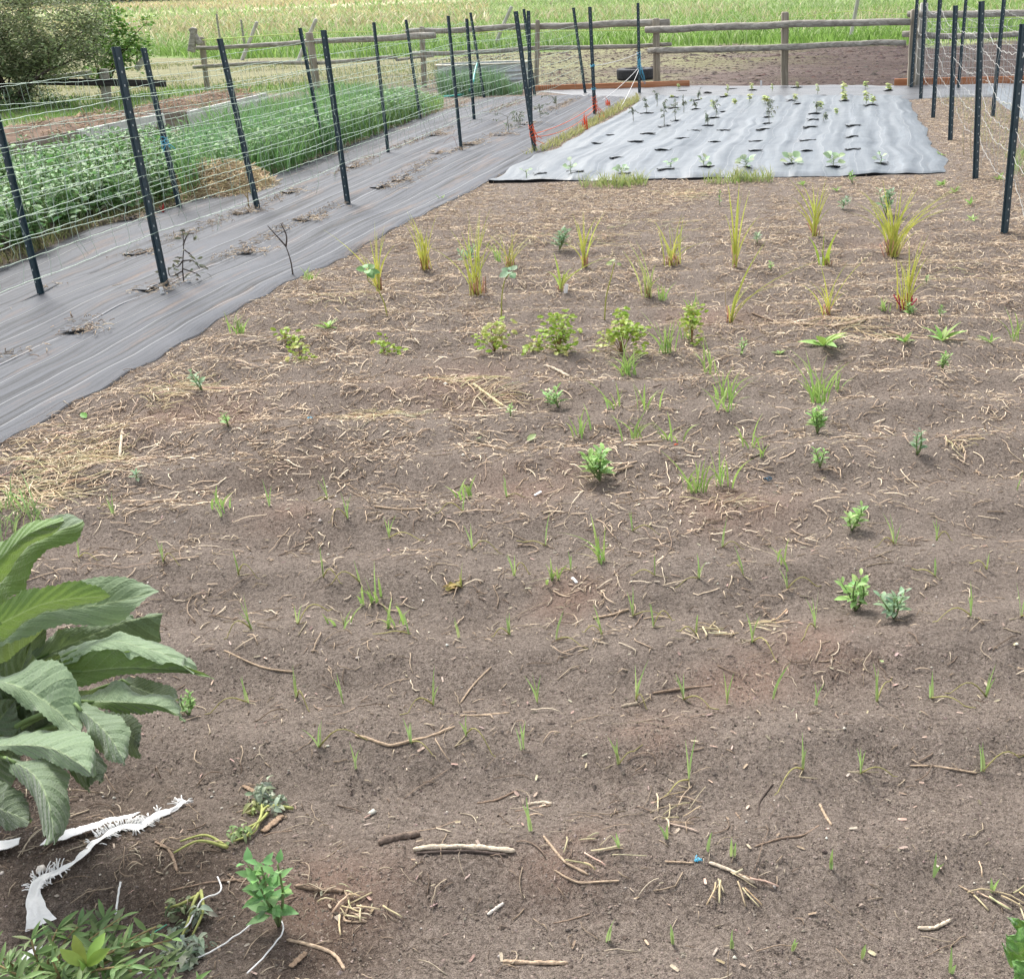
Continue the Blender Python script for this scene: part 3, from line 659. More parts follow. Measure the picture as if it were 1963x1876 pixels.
def net(PP, lo, hi, nh, cell, ext0, ext1, m, label, rad=.003, sag=.05, wob=.012, tails=.25):
    PP = list(PP); d0 = PP[0][0] - PP[1][0]; d0 = d0 / np.linalg.norm(d0); d1 = PP[-1][0] - PP[-2][0]; d1 = d1 / np.linalg.norm(d1)
    if ext0: PP = [(PP[0][0] + d0 * ext0, PP[0][1] + d0 * ext0)] + PP
    if ext1: PP = PP + [(PP[-1][0] + d1 * ext1, PP[-1][1] + d1 * ext1)]
    mb = MB(); B = np.array([a for a, _ in PP]); T = np.array([a + nrm(b - a) * min(np.linalg.norm(b - a), 1.5) for a, b in PP])
    s = np.concatenate([[0], np.cumsum(np.linalg.norm(np.diff(B, axis=0), axis=1))]); L = s[-1]
    nn = int(L / .05); x = np.linspace(0, L, nn)
    seg = np.clip(np.searchsorted(s, x, 'right') - 1, 0, len(s) - 2); f = (x - s[seg]) / (s[seg + 1] - s[seg])
    bl = lambda A: np.stack([np.interp(x, s, A[:, k]) for k in range(3)], 1)
    bb, tt = bl(B), bl(T); nr = nrm(np.cross(B[-1] - B[0], [0, 0, 1.]))
    jx = fbm(x * .4, 0 * x, 3, 2); sgn = rng.integers(0, 99)
    def pos(fr): # fr: height fraction array per x
        z = bb + (tt - bb) * np.asarray(fr)[..., None]
        return z
    rows = []
    fr_ = np.linspace(lo, hi, nh)
    for k, fr in enumerate(fr_):
        ff = fr - sag * 4 * f * (1 - f) * (.35 + .65 * abs(math.sin(k * 2.1 + sgn))) + .012 * fbm(x * 1.3, x * 0 + k, sgn, 3)
        P = pos(ff) + nr * (.02 + wob * 2 * fbm(x * 1.5, x * 0 + k * 3.3, sgn + 5, 2))[:, None]
        cx = np.minimum(x % cell, cell - x % cell); P[:, 2] += wob * .35 * np.sin(2 * np.pi * x / cell + k)
        rows.append(P); tubes(mb, P, rad * rng.uniform(.85, 1.15), 3, (.5, .5, .5), caps=False)
    rows = np.array(rows)
    for xi in np.arange(cell * .5, L, cell):
        i = min(int(xi / L * (nn - 1)), nn - 1); off = rng.normal(0, .3, nh).cumsum() * .4
        pts = np.array([rows[k, int(np.clip(i + off[k], 0, nn - 1))] for k in range(nh)])
        pp = resample(pts, nh * 2 + 1, False); pp += rng.normal(0, .006, pp.shape)
        tubes(mb, pp, rad * .7, 3, (.5, .5, .5), caps=False)
        if rng.random() < tails:
            e = pts[0]; l = rng.uniform(.05, .2); tubes(mb, np.array([e, e + [rng.normal(0, .02), rng.normal(0, .02), -l * .5], e + [rng.normal(0, .04), rng.normal(0, .04), -l]]), rad * .9, 3, (.5, .5, .5))
    return tag(mb.obj('trellis_net', m), label, 'netting', 'plant support nets strung along the post rows')
net(P1, .25, .80, 8, .16, 3.2, .0, M_net, 'pale green plant netting on the post row nearest the bare soil', .0021, .02, .005)
net(P2, .24, .84, 8, .16, 2.6, .0, M_net, 'pale green plant netting on the middle left post row', .0021, .02, .005)
net(P3, .22, .90, 7, .17, 4.5, .0, M_net, 'pale green plant netting on the row along the tall green weeds', .0021, .02, .005)
net(Q1, .26, .88, 6, .30, 2.2, .3, M_net_r, 'loose white plant netting on the near right post row', .0021, .07, .018)
net(Q2, .26, .85, 6, .24, 3.5, .2, M_net_r, 'loose white plant netting on the farther right post row', .002, .05, .018)

# ================================================================== RAIL FENCE
def log(mb, a, b, r0, r1, n=26, sides=10, col=(.5, .5, .5), wob=.02, seed=0):
    a = np.array(a); b = np.array(b); t = np.linspace(0, 1, n); P = a + (b - a) * t[:, None]
    L = np.linalg.norm(b - a); P[:, 2] += wob * fbm(t * L * .7, t * 0, seed, 3); P[:, 1] += wob * fbm(t * L * .7, t * 0, seed + 4, 3)
    d = nrm(b - a); A = nrm(np.cross(d, [0, 0, 1.]) if abs(d[2]) < .9 else np.cross(d, [1., 0, 0])); Bv = np.cross(d, A)
    an = np.arange(sides) * 2 * np.pi / sides; rr = (r0 + (r1 - r0) * t)[:, None] * (1 + .12 * vn(an[None] * 1.3 + seed, t[:, None] * L * .8, seed)) * (1 + .10 * vn(an[None] * 0, t[:, None] * L * 2.2, seed + 8))
    rr[0] *= .93; rr[-1] *= .93
    V = P[:, None] + rr[..., None] * (A * np.cos(an)[:, None] + Bv * np.sin(an)[:, None])[None]
    i = np.arange(sides); j = (i + 1) % sides; k = np.arange(n - 1)[:, None] * sides
    q = np.stack([k + i, k + j, k + j + sides, k + i + sides], -1).reshape(-1, 4)
    tt = [[0, x + 1, x] for x in range(1, sides - 1)] + [[(n - 1) * sides, (n - 1) * sides + x, (n - 1) * sides + x + 1] for x in range(1, sides - 1)]
    mb.add(V, q, tt, col)
def log_obj(name, a, b, r0, r1, m, parent=None, wob=.02, seed=0, axis=None):
    """axis-aligned in its own frame, so the wood grain runs along it"""
    mb = MB(); log(mb, a, b, r0, r1, wob=wob, seed=seed); return mb.obj(name, m, parent, loc=a)
FW = [((398, 174), (385, 71), .10), ((609, 173), (592, 62), .125), ((813, 168), (808, 51), .095), ((1028, 166), (1030, 38), .085), ((1259.5, 163), (1257.7, 35), .13), ((1504, 164), (1504.7, 23), .125), ((1746, 166), (1754, 18), .12)]
fence = empty('rail_fence', GH(1259, 163), 'weathered grey log rail fence with square posts across the paddock', 'fence')
fpos = []
for i, (b, t, w) in enumerate(FW):
    bb = GH(*b); tt = PY(t[0], t[1], bb[1]); fpos.append((bb, tt))
    mb = MB(); d = tt - bb; L = np.linalg.norm(d); box(mb, bb + d * .5 - [0, 0, .05], L + .1, w, w, d, (0, -1, 0), bev=.02, seg=12)
    V = mb.V[0]; V += .012 * np.stack([fbm(V[:, 2] * 3, V[:, 0] * 9, 40 + i, 3), fbm(V[:, 2] * 3, V[:, 1] * 9, 50 + i, 3), 0 * V[:, 2]], 1)
    mb.obj('post', M_fpost, fence)
W8b = fpos[6][0] + (fpos[6][0] - fpos[5][0]) * 1.0; 
fy = lambda x: np.interp(x, [p[0][0] for p in fpos] + [W8b[0]], [p[0][1] for p in fpos] + [W8b[1]])
def on_fence(px, py, dy):
    d = ray(px, py); Y = 21.0
    for _ in range(30): Y = fy(d[0] / d[1] * Y) + dy
    return PY(px, py, Y)
for (a, b, r0, r1, dy) in [((363, 93), (834, 70.5), .05, .085, -.16), ((778, 59), (1283, 41.5), .07, .09, .15), ((1238, 57), (1745, 41), .085, .075, -.17), ((1741, 25.5), (2010, 22), .075, .07, .16),
        ((370, 130), (761, 114), .05, .045, -.14), ((758, 113), (831, 107), .035, .03, -.14), ((792, 101), (1287, 86.5), .06, .05, .14), ((1243, 99.5), (1736, 82), .08, .06, -.17), ((1731, 68.5), (2010, 63), .07, .06, .15)]:
    log_obj('rail', on_fence(a[0], a[1], dy), on_fence(b[0], b[1], dy), r0 * .74, r1 * .76, M_rail, fence, .06, rng.integers(99))
# second post backing the corner post
mb = MB(); c = fpos[6][0] + [.16, .12, .62]; box(mb, c, 1.35, .12, .10, (0.01, 0, 1), (0, -1, 0), bev=.015); mb.obj('post', M_pale, fence)

# woven wire panel right of the corner post
def wire_panel():
    a = fpos[6][0] + [.2, .25, 0]; b = a + [5.2, -.1, 0]; h = 1.0; mb = MB()
    for z in (.05, .15, .25, .36, .48, .6, .74, .88, h): tubes(mb, np.array([a + (b - a) * t + [0, 0, z + .006 * math.sin(t * 40 + z * 9)] for t in np.linspace(0, 1, 30)]), .0035, 3, caps=False)
    n = 70
    for i in range(n):
        p = a + (b - a) * i / n; tubes(mb, np.array([p + [0, 0, .04], p + [rng.normal(0, .008), .01, .5], p + [0, 0, h]]), .0035, 3, caps=False)
    tag(mb.obj('wire_mesh_fence', M_wire), 'grey woven wire mesh fence panel behind the right netting', 'fence')
wire_panel()
# dark trampled boards seen through that mesh
# leaning bleached stakes behind the fence
for i, (b, t, r, l) in enumerate([((463, 119), (493, 40), .055, 'pale leaning stake behind the rail fence, nearest the shrub'), ((569, 119), (606, 36), .06, 'pale leaning stake behind the thick grey fence post'), ((943, 96), (981, 13), .06, 'tall pale leaning stake behind the water tank'), ((1629, 80), (1645, -6), .06, 'bleached leaning stake carrying the rope near the corner post')]):
    bb = GH(*b); tag(log_obj('leaning_stake', bb - [0, 0, .05], PY(t[0], t[1], bb[1]), r, r * .9, M_pale, None, .05, 70 + i), l, 'stake', 'leaning stakes beyond the fence')
for i, (b, t, r, l) in enumerate([((368, 93), (373, 55), .05, 'dark stub of a broken post beside the first fence post'), ((384, 78), (366, 56), .045, 'dark crossed prop leaning on the broken post stub'), ((470, 84), (462, 38), .03, 'thin dark stake among the dry reeds'), ((424, 80), (415, 26), .03, 'thin leaning dark stake in the field, nearest the shrub')]):
    bb = on(PY(b[0], b[1], 23.5)) if i < 2 else GH(b[0], b[1] + 16); 
    lo = PY(b[0], b[1] + 10, bb[1])
    tag(log_obj('broken_post', lo, PY(t[0], t[1], bb[1]), r * 1.4, r * 1.2, M_rail, None, .05, 90 + i), l, 'stake')
# rope along the stakes
rp = [PY(x, y, Y) for x, y, Y in [(388, 77, 24), (606, 63, 29), (790, 61, 31), (985, 61, 33), (1250, 57, 33), (1350, 52, 33), (1455, 42, 33), (1642, 21, 36), (1690, 25, 36), (1745, 27.5, 36), (1963, 34, 36), (2100, 36, 36)]]
mb = MB(); tubes(mb, resample(rp, 160), .011, 5); tag(mb.obj('fence_rope', M_yrope), 'thin yellow green rope strung beyond the top fence rails', 'rope')

# ================================================================== TANK, HOSE, TYRE, BOARDS
def tank():
    b = GH(925, 173); Y = b[1]; lft = PY(838, 172, Y)[0]; rgt = PY(1013, 172, Y)[0]; cx = (lft + rgt) / 2; hw = (rgt - lft) / 2; hd = .42; zt = PY(925, 127, Y - hd)[2]
    root = empty('stock_tank', (cx, Y + hd, float(hgt(cx, Y))), 'oval galvanised metal water tank behind the left net rows', 'water tank')
    n = 96; t = np.arange(n) * 2 * np.pi / n; e = .72
    ox = np.sign(np.cos(t)) * np.abs(np.cos(t)) ** e; oy = np.sign(np.sin(t)) * np.abs(np.sin(t)) ** e
    z = np.linspace(0, 1, 40); out = 1 + .022 * np.exp(-((z - .35) / .035) ** 2) + .022 * np.exp(-((z - .68) / .035) ** 2) + .012 * np.exp(-((z - .52) / .02) ** 2) + .02 * z
    V = np.stack([cx + (hw * ox)[None] * out[:, None], Y + hd + (hd * oy)[None] * out[:, None], b[2] + zt * z[:, None] + 0 * t[None]], -1)
    mb = MB(); V2 = V[::-1].copy(); V2[..., 0] = cx + (V2[..., 0] - cx) * .975; V2[..., 1] = Y + hd + (V2[..., 1] - Y - hd) * .955
    A = np.concatenate([V, V2[:34]]); A = np.concatenate([A, A[:, :1]], 1); gridmesh(mb, A[:, ::-1]); mb.obj('shell', M_tank, root)
    rim = np.stack([cx + hw * 1.03 * ox, Y + hd + hd * 1.03 * oy, 0 * ox + b[2] + zt], 1); rim = np.concatenate([rim, rim[:2]])
    mb = MB(); tubes(mb, rim, .016, 8); mb.obj('rim', M_pale_rim, root)
    mb = MB(); W = np.concatenate([[[cx, Y + hd, b[2] + zt * .7]], np.stack([cx + hw * .97 * ox, Y + hd + hd * .97 * oy, 0 * ox + b[2] + zt * .7], 1)])
    mb.add(W, None, [[0, 1 + i, 1 + (i + 1) % n] for i in range(n)], (.05, .06, .05)); mb.obj('water', M_water, root)
M_pale_rim = m_simple('tank_rim_metal', (.50, .47, .38), .5, .4, .3, .15, 12)
M_water = m_simple('trough_water', (.04, .045, .035), .08, .5, 0, .1, 3)
tank()
hz = G(973, 182)[1]
hp = [G(815, 193) + [0, 0, .03], G(850, 189) + [0, 0, .03], G(880, 186) + [0, 0, .03], G(897, 182.5) + [0, 0, .04], PY(906, 162, hz - .6), PY(910, 140, hz - .4), PY(915, 122, hz - .1), PY(918, 120, hz + .1)]
mb = MB(); tubes(mb, resample(hp, 60), .017, 7); tag(mb.obj('garden_hose', M_hose), 'teal garden hose looping over the rim of the metal tank', 'hose')
def tyre():
    c = GH(1218, 155); c = c + [0, .33, 0]; R0 = abs(PY(1253, 150, c[1])[0] - PY(1183, 150, c[1])[0]) / 2; hh = .20; n = 480
    prof = np.array([(.60, .0), (.66, -.02), (.9, -.01), (.985, .05), (1, .2), (1, .8), (.985, .95), (.9, 1.01), (.66, 1.02), (.6, 1), (.57, .9), (.78, .8), (.82, .5), (.78, .2), (.57, .1), (.6, 0)])
    root = empty('tyre', c, 'old black rubber tyre lying flat by the orange board', 'tyre')
    t = np.arange(n + 1) * 2 * np.pi / n; V = np.stack([c[0] + R0 * prof[:, :1] * np.cos(t), c[1] + R0 * prof[:, :1] * np.sin(t), c[2] + hh * prof[:, 1:] + 0 * t], -1)
    lug = 1 + .012 * np.sign(np.sin(t * 60))[None] * ((prof[:, 1:] > -.01) & (prof[:, 1:] < 1.0) & (prof[:, :1] > .95))
    V[..., 0] = c[0] + (V[..., 0] - c[0]) * lug; V[..., 1] = c[1] + (V[..., 1] - c[1]) * lug
    mb = MB(); gridmesh(mb, V); mb.obj('casing', M_rubber, root)
    mb = MB(); W = np.array([c + [R0 * .6 * math.cos(q), R0 * .6 * math.sin(q), hh * .98] for q in np.linspace(0, 2 * np.pi, 60)]); tubes(mb, W, .012, 6); mb.obj('bead', M_rubber, root)
tyre()
def plank(name, a, b, h, th, m, label, cat='board', zoff=0, parent=None, tilt=0):
    a = np.array(a); b = np.array(b); mb = MB(); d = b - a; L = np.linalg.norm(d)
    c = (a + b) / 2 + [0, 0, h / 2 + zoff]; box(mb, (0, 0, 0), L, th, h, (1, 0, 0), (0, tilt, 1), bev=.006, seg=8)
    o = mb.obj(name, m, None, loc=(0, 0, 0), smooth=False)
    M = Matrix.Rotation(math.atan2(d[1], d[0]), 4, 'Z') @ Matrix.Rotation(-math.asin(d[2] / L), 4, 'Y'); M.translation = c
    if parent is not None: o.parent = parent; M.translation = Vector(c) - parent.location
    o.matrix_local = M
    return tag(o, label, cat) if label else o
plank('timber_edging', GH(1008, 176), GH(1322, 166.5), .10, .04, M_lumber, 'long orange brown board lying in front of the tyre and water tank', zoff=0)
plank('timber_edging', GH(1714, 164), GH(2080, 158), .12, .04, M_lumber, 'orange brown board lying below the wire mesh at right')

# raised beds
def bed(p0, p1, top1, bk, label, boards, depth=1.1):
    a = GH(*p0); b = GH(*p1); h = PY(p1[0], top1, b[1])[2] - b[2]
    root = empty('raised_bed', (a + b) / 2, label, 'raised bed'); n = np.array([-(b - a)[1], (b - a)[0], 0]); n = n / np.linalg.norm(n)
    for (f0, f1, m, z0, z1) in boards:
        plank('side_board', a + (b - a) * f0, a + (b - a) * f1, h * (z1 - z0), .045, m, None, zoff=h * z0, parent=root)
    plank('side_board', a + n * depth, b + n * depth, h, .04, M_oldboard, None, parent=root)
    plank('end_board', a + n * .03, a + n * (depth - .03), h, .04, M_oldboard, None, parent=root)
    plank('end_board', b + n * .03, b + n * (depth - .03), h, .04, M_whiteboard, None, parent=root)
    nu, nv = 90, 24; U, Vv = np.meshgrid(np.linspace(0, 1, nu), np.linspace(0, 1, nv)); P = a + (b - a) * U[..., None] + n * depth * Vv[..., None]
    P[..., 2] = a[2] + h * .93 + .10 * np.sin(np.pi * Vv) * np.clip(np.minimum(U, 1 - U) * 14, 0, 1) * (.7 + fbm(U * 6, Vv * 2, 5, 3)) + .03 * fbm(U * 40, Vv * 9, 8, 3)
    mb = MB(); c = np.array((.165, .115, .085)) * (1 + .7 * fbm(U * 60, Vv * 14, 18, 4))[..., None]; gridmesh(mb, P, c.clip(.03, .5)); 
    m = 500; s = rng.uniform(0, 1, (m, 2)); Q = a + (b - a) * s[:, :1] + n * depth * s[:, 1:]; Q[:, 2] = a[2] + h * .95 + .08 * np.sin(np.pi * s[:, 1]) + .02
    aa = rng.uniform(0, 6.28, m); dd = np.stack([np.cos(aa), np.sin(aa), rng.normal(0, .3, m)], 1) * rng.uniform(.02, .09, (m, 1)); tubes(mb, np.stack([Q - dd, Q, Q + dd], 1), .005, 3, jit((.34, .25, .17), m))
    mb.obj('bed_soil', M_clod, root)
bed((-160, 368), (320, 260), 217, 0, 'long raised bed of pale and grey boards filled with brown soil at the shrub', [(0, .585, M_oldboard, .45, 1), (0, .66, M_whiteboard, 0, .44), (.59, 1, M_whiteboard, .45, 1), (.665, 1, M_oldboard, 0, .44)])
bed((366, 245), (513, 205), 178, 0, 'shorter raised bed with a pale board behind the tall grass', [(0, 1, M_whiteboard, 0, 1)])
# dark beam on its post, grey planks behind
b = GH(205, 197); Y = b[1]
tag(log_obj('short_post', b - [0, 0, .05], PY(199, 132, Y), .085, .08, M_rail, None, .02, 5), 'short round grey post holding up the dark beam by the shrub', 'post')
a_, b_ = PY(70, 163, Y - .12), PY(319, 167, Y - .12); plank('dark_beam', a_, b_, PY(200, 155, Y)[2] - PY(200, 168, Y)[2], .06, M_dark, 'dark charred beam lying level in front of the short grey post', 'beam')
for (x0, y0, x1, y1, th, l) in [(330 * .245, 150, 250 * .7, 140, .05, 'grey plank resting at a slant behind the dark beam'), (262, 132, 276, 113, .05, 'pale split plank leaning right of the shrub'), (155, 138, 172, 155, .05, 'short white board leaning under the shrub branches')]:
    A = PY(x0, y0, Y + 1.2); B = PY(x1, y1, Y + 1.2); tag(log_obj('loose_plank', A, B, .05, .05, M_pale, None, .01, 3), l, 'plank')
plank('red_board', PY(229, 103, Y + 2.5), PY(247, 101, Y + 2.5), .09, .03, M_redboard, 'faded red board half hidden behind the shrub', zoff=.0)
for x0, y0, x1, y1, l in [(262, 128, 264, 88, 'thin upright grey stake right of the red board'), (270, 124, 268, 90, 'second thin grey stake beside the leaning split plank')]:
    tag(log_obj('thin_stake', PY(x0, y0, Y + 2), PY(x1, y1, Y + 2), .025, .02, M_rail, None, .02, 9), l, 'stake')
# ================================================================== GREEN MASSES AT LEFT
PW = [.15, .75, 1.0, .85, .1]          # leaf width profiles
PWL = [.12, .7, 1.0, .8, .45, .05]
PR = [.2, .8, 1.05, 1.0, .7, .15]
def rdir(n, el0, el1, az=None):
    a = rng.uniform(0, 2 * np.pi, n) if az is None else az; e = rng.uniform(el0, el1, n)
    return np.stack([np.cos(a) * np.cos(e), np.sin(a) * np.cos(e), np.sin(e)], 1)
UP = np.array([0, 0, 1.])
def weed_masses():
    poly = [(-330, 662), (-100, 563), (0, 514), (180, 438), (335, 394), (352, 360), (350, 312), (150, 345), (-160, 400), (-330, 460)]
    mb = MB(); P = scatter(poly, 640); n = len(P)
    edge = np.array([G(*p)[:2] for p in [(-330, 662), (0, 514), (180, 438), (345, 394)]])
    hh = rng.uniform(.28, .52, n); sm = MB()
    top = P + np.stack([rng.normal(0, .06, n), rng.normal(0, .06, n), hh], 1); tubes(sm, np.stack([P, (P + top) / 2 + rng.normal(0, .01, (n, 3)), top], 1), .004, 3, jit((.16, .22, .08), n))
    for i in range(n):
        k = 34; t = rng.uniform(.12, 1, k) ** .8; b = P[i] + (top[i] - P[i]) * t[:, None]; az = rng.uniform(0, 6.28, k)
        d = rdir(k, -.25, .75, az); ll = rng.uniform(.045, .10, k) * (1.15 - .5 * t)
        b = b + d * rng.uniform(.01, .05, (k, 1))
        leaves(mb, b, d, np.broadcast_to(UP, (k, 3)) + rng.normal(0, .3, (k, 3)), ll, ll * rng.uniform(.42, .62, k), jit((.165, .30, .11), k, .25, .07), PW, rng.uniform(0, .35, k), rng.uniform(.1, .5, k))
    n2 = 1200; P2 = scatter(poly, n2); blades(mb, P2, rng.uniform(.2, .5, n2), rng.uniform(0, 6.28, n2), rng.uniform(.1, .6, n2), rng.uniform(.005, .009, n2), jit((.22, .34, .13), n2), None, 5, 0, .2)
    o = mb.obj('leafy_weeds', M_leaf); tag(o, 'dense grey green leafy weeds between the raised bed and the ground cover', 'weeds', kind='stuff')
    o = sm.obj('weed_stems', M_grass); tag(o, 'green stems inside the leafy weed mass', 'weeds', kind='stuff')
    poly = [(352, 392), (470, 352), (560, 332), (622, 300), (720, 264), (806, 226), (850, 211), (850, 196), (700, 206), (640, 214), (520, 236), (352, 300)]
    mb = MB(); P = scatter(poly, 9500); n = len(P); q = proj(P)
    lush = np.clip(1.1 - (q[:, 0] - 620) / 300, .3, 1); cl = 1 + .5 * fbm(P[:, 0] * 1.2, P[:, 1] * 1.2, 5, 3)
    c = jit((.17, .31, .11), n, .22) * (1 - (1 - lush)[:, None] * np.array([-.6, -.2, .1])); blue = (fbm(P[:, 0] * .8, P[:, 1] * .8, 9, 2) > .05); c[blue] *= np.array([.9, .97, 1.2])
    blades(mb, P, rng.uniform(.34, .72, n) * lush * cl, rng.uniform(0, 6.28, n), rng.uniform(.1, .7, n), rng.uniform(.008, .016, n), c, None, 6, 0, .25)
    k = 6500; P2 = scatter([(360, 388), (470, 352), (622, 300), (800, 228), (830, 215), (760, 222), (620, 262), (520, 285), (352, 330)], k); d = rdir(k, -.1, .8); P2[:, 2] += rng.uniform(.03, .42, k)
    ll = rng.uniform(.04, .09, k); leaves(mb, P2, d, np.broadcast_to(UP, (k, 3)) + rng.normal(0, .3, (k, 3)), ll, ll * .5, jit((.17, .30, .12), k), PW, .2, .3)
    o = mb.obj('tall_grass', M_grass); tag(o, 'tall lush blue green grass along the edge of the ground cover', 'grass', kind='stuff')
    # grass growing in front of the tank
    mb = MB(); P = scatter([(842, 186), (1000, 183), (1003, 175), (842, 177)], 1500); n = len(P); q = proj(P)
    hh = .52 * np.clip(fbm(q[:, 0] * .02, q[:, 0] * 0, 4, 2) + .85, .25, 1.1); blades(mb, P, hh * rng.uniform(.5, 1.1, n), rng.uniform(0, 6.28, n), rng.uniform(.05, .5, n), rng.uniform(.012, .02, n), jit((.17, .28, .14), n), None, 5, 0, .2)
    o = mb.obj('tall_grass', M_grass); tag(o, 'tall blue green grass growing against the front of the metal tank', 'grass', kind='stuff')
    # strip between the covers
    mb = MB(); P = scatter([(1000, 300), (1028, 294), (1072, 280), (1120, 252), (1180, 220), (1226, 196), (1222, 184), (1180, 206), (1110, 246), (1040, 282)], 1500); n = len(P)
    blades(mb, P, rng.uniform(.03, .13, n), rng.uniform(0, 6.28, n), rng.uniform(.3, 1.2, n), rng.uniform(.006, .011, n), jit((.34, .38, .13), n), (.42, .36, .16), 4, 0, .2)
    for x, y, w, nn in [(1195, 350, 45, 260), (1440, 345, 40, 240), (1160, 355, 50, 120), (1380, 349, 30, 90)]:
        P = scatter([(x - w, y + 6), (x + w, y + 6), (x + w, y - 3), (x - w, y - 3)], nn); n = len(P); blades(mb, P, rng.uniform(.05, .17, n), rng.uniform(0, 6.28, n), rng.uniform(.2, 1, n), rng.uniform(.005, .01, n), jit((.28, .38, .12), n), (.40, .38, .16), 4, 0, .2)
    for poly, nn, hh, c in [([(1790, 190), (1885, 186), (1963, 215), (1990, 330), (1900, 300), (1850, 235)], 900, .07, (.36, .36, .17)), ([(1930, 290), (2010, 290), (2010, 340), (1930, 340)], 260, .14, (.25, .36, .12)), ([(-60, 540), (0, 516), (180, 441), (345, 397), (345, 385), (180, 425), (0, 498)], 700, .10, (.35, .34, .16)), ([(0, 985), (60, 960), (90, 1010), (0, 1060)], 60, .12, (.26, .36, .14))]:
        P = scatter(poly, nn); n = len(P); blades(mb, P, rng.uniform(.4, 1.2, n) * hh, rng.uniform(0, 6.28, n), rng.uniform(.3, 1.2, n), rng.uniform(.004, .009, n), jit(c, n), None, 4, 0, .2)
    o = mb.obj('edge_grass', M_grass); tag(o, 'low yellowish grass along the edges of the ground cover', 'grass', kind='stuff')
weed_masses()
def straw_pile():
    c = GH(402, 372); r = np.array([.42, .42]); mb = MB(); n = 2600
    h = lambda x, y: .26 * np.clip(1 - ((x - c[0]) / .5) ** 2 - ((y - c[1] - .25) / .62) ** 2, 0, 1) ** .8
    a = rng.uniform(0, 6.28, n); q = rng.uniform(0, 1, n) ** .6; X = c[0] + .56 * q * np.cos(a); Y = c[1] + .25 + .66 * q * np.sin(a); Z = hgt(X, Y) + h(X, Y) * rng.uniform(.75, 1.05, n) + .01
    az = rng.uniform(0, 6.28, n); L = rng.uniform(.05, .16, n); d = np.stack([np.cos(az), np.sin(az), rng.normal(0, .25, n)], 1) * L[:, None]
    P0 = np.stack([X, Y, Z], 1); P = np.stack([P0 - d * .5, P0 + rng.normal(0, .008, (n, 3)), P0 + d * .5], 1)
    tubes(mb, P, .0032, 3, jit((.62, .50, .31), n, .18))
    U, V = np.meshgrid(np.linspace(-1, 1, 30), np.linspace(-1, 1, 30)); X = c[0] + .6 * U; Y = c[1] + .25 + .7 * V; gridmesh(mb, np.stack([X, Y, hgt(X, Y) - .01 + h(X, Y) * .85], -1), (.26, .2, .11))
    o = mb.obj('straw_pile', M_straw); tag(o, 'heap of pale straw spilling from the weeds onto the ground cover', 'straw pile')
straw_pile()

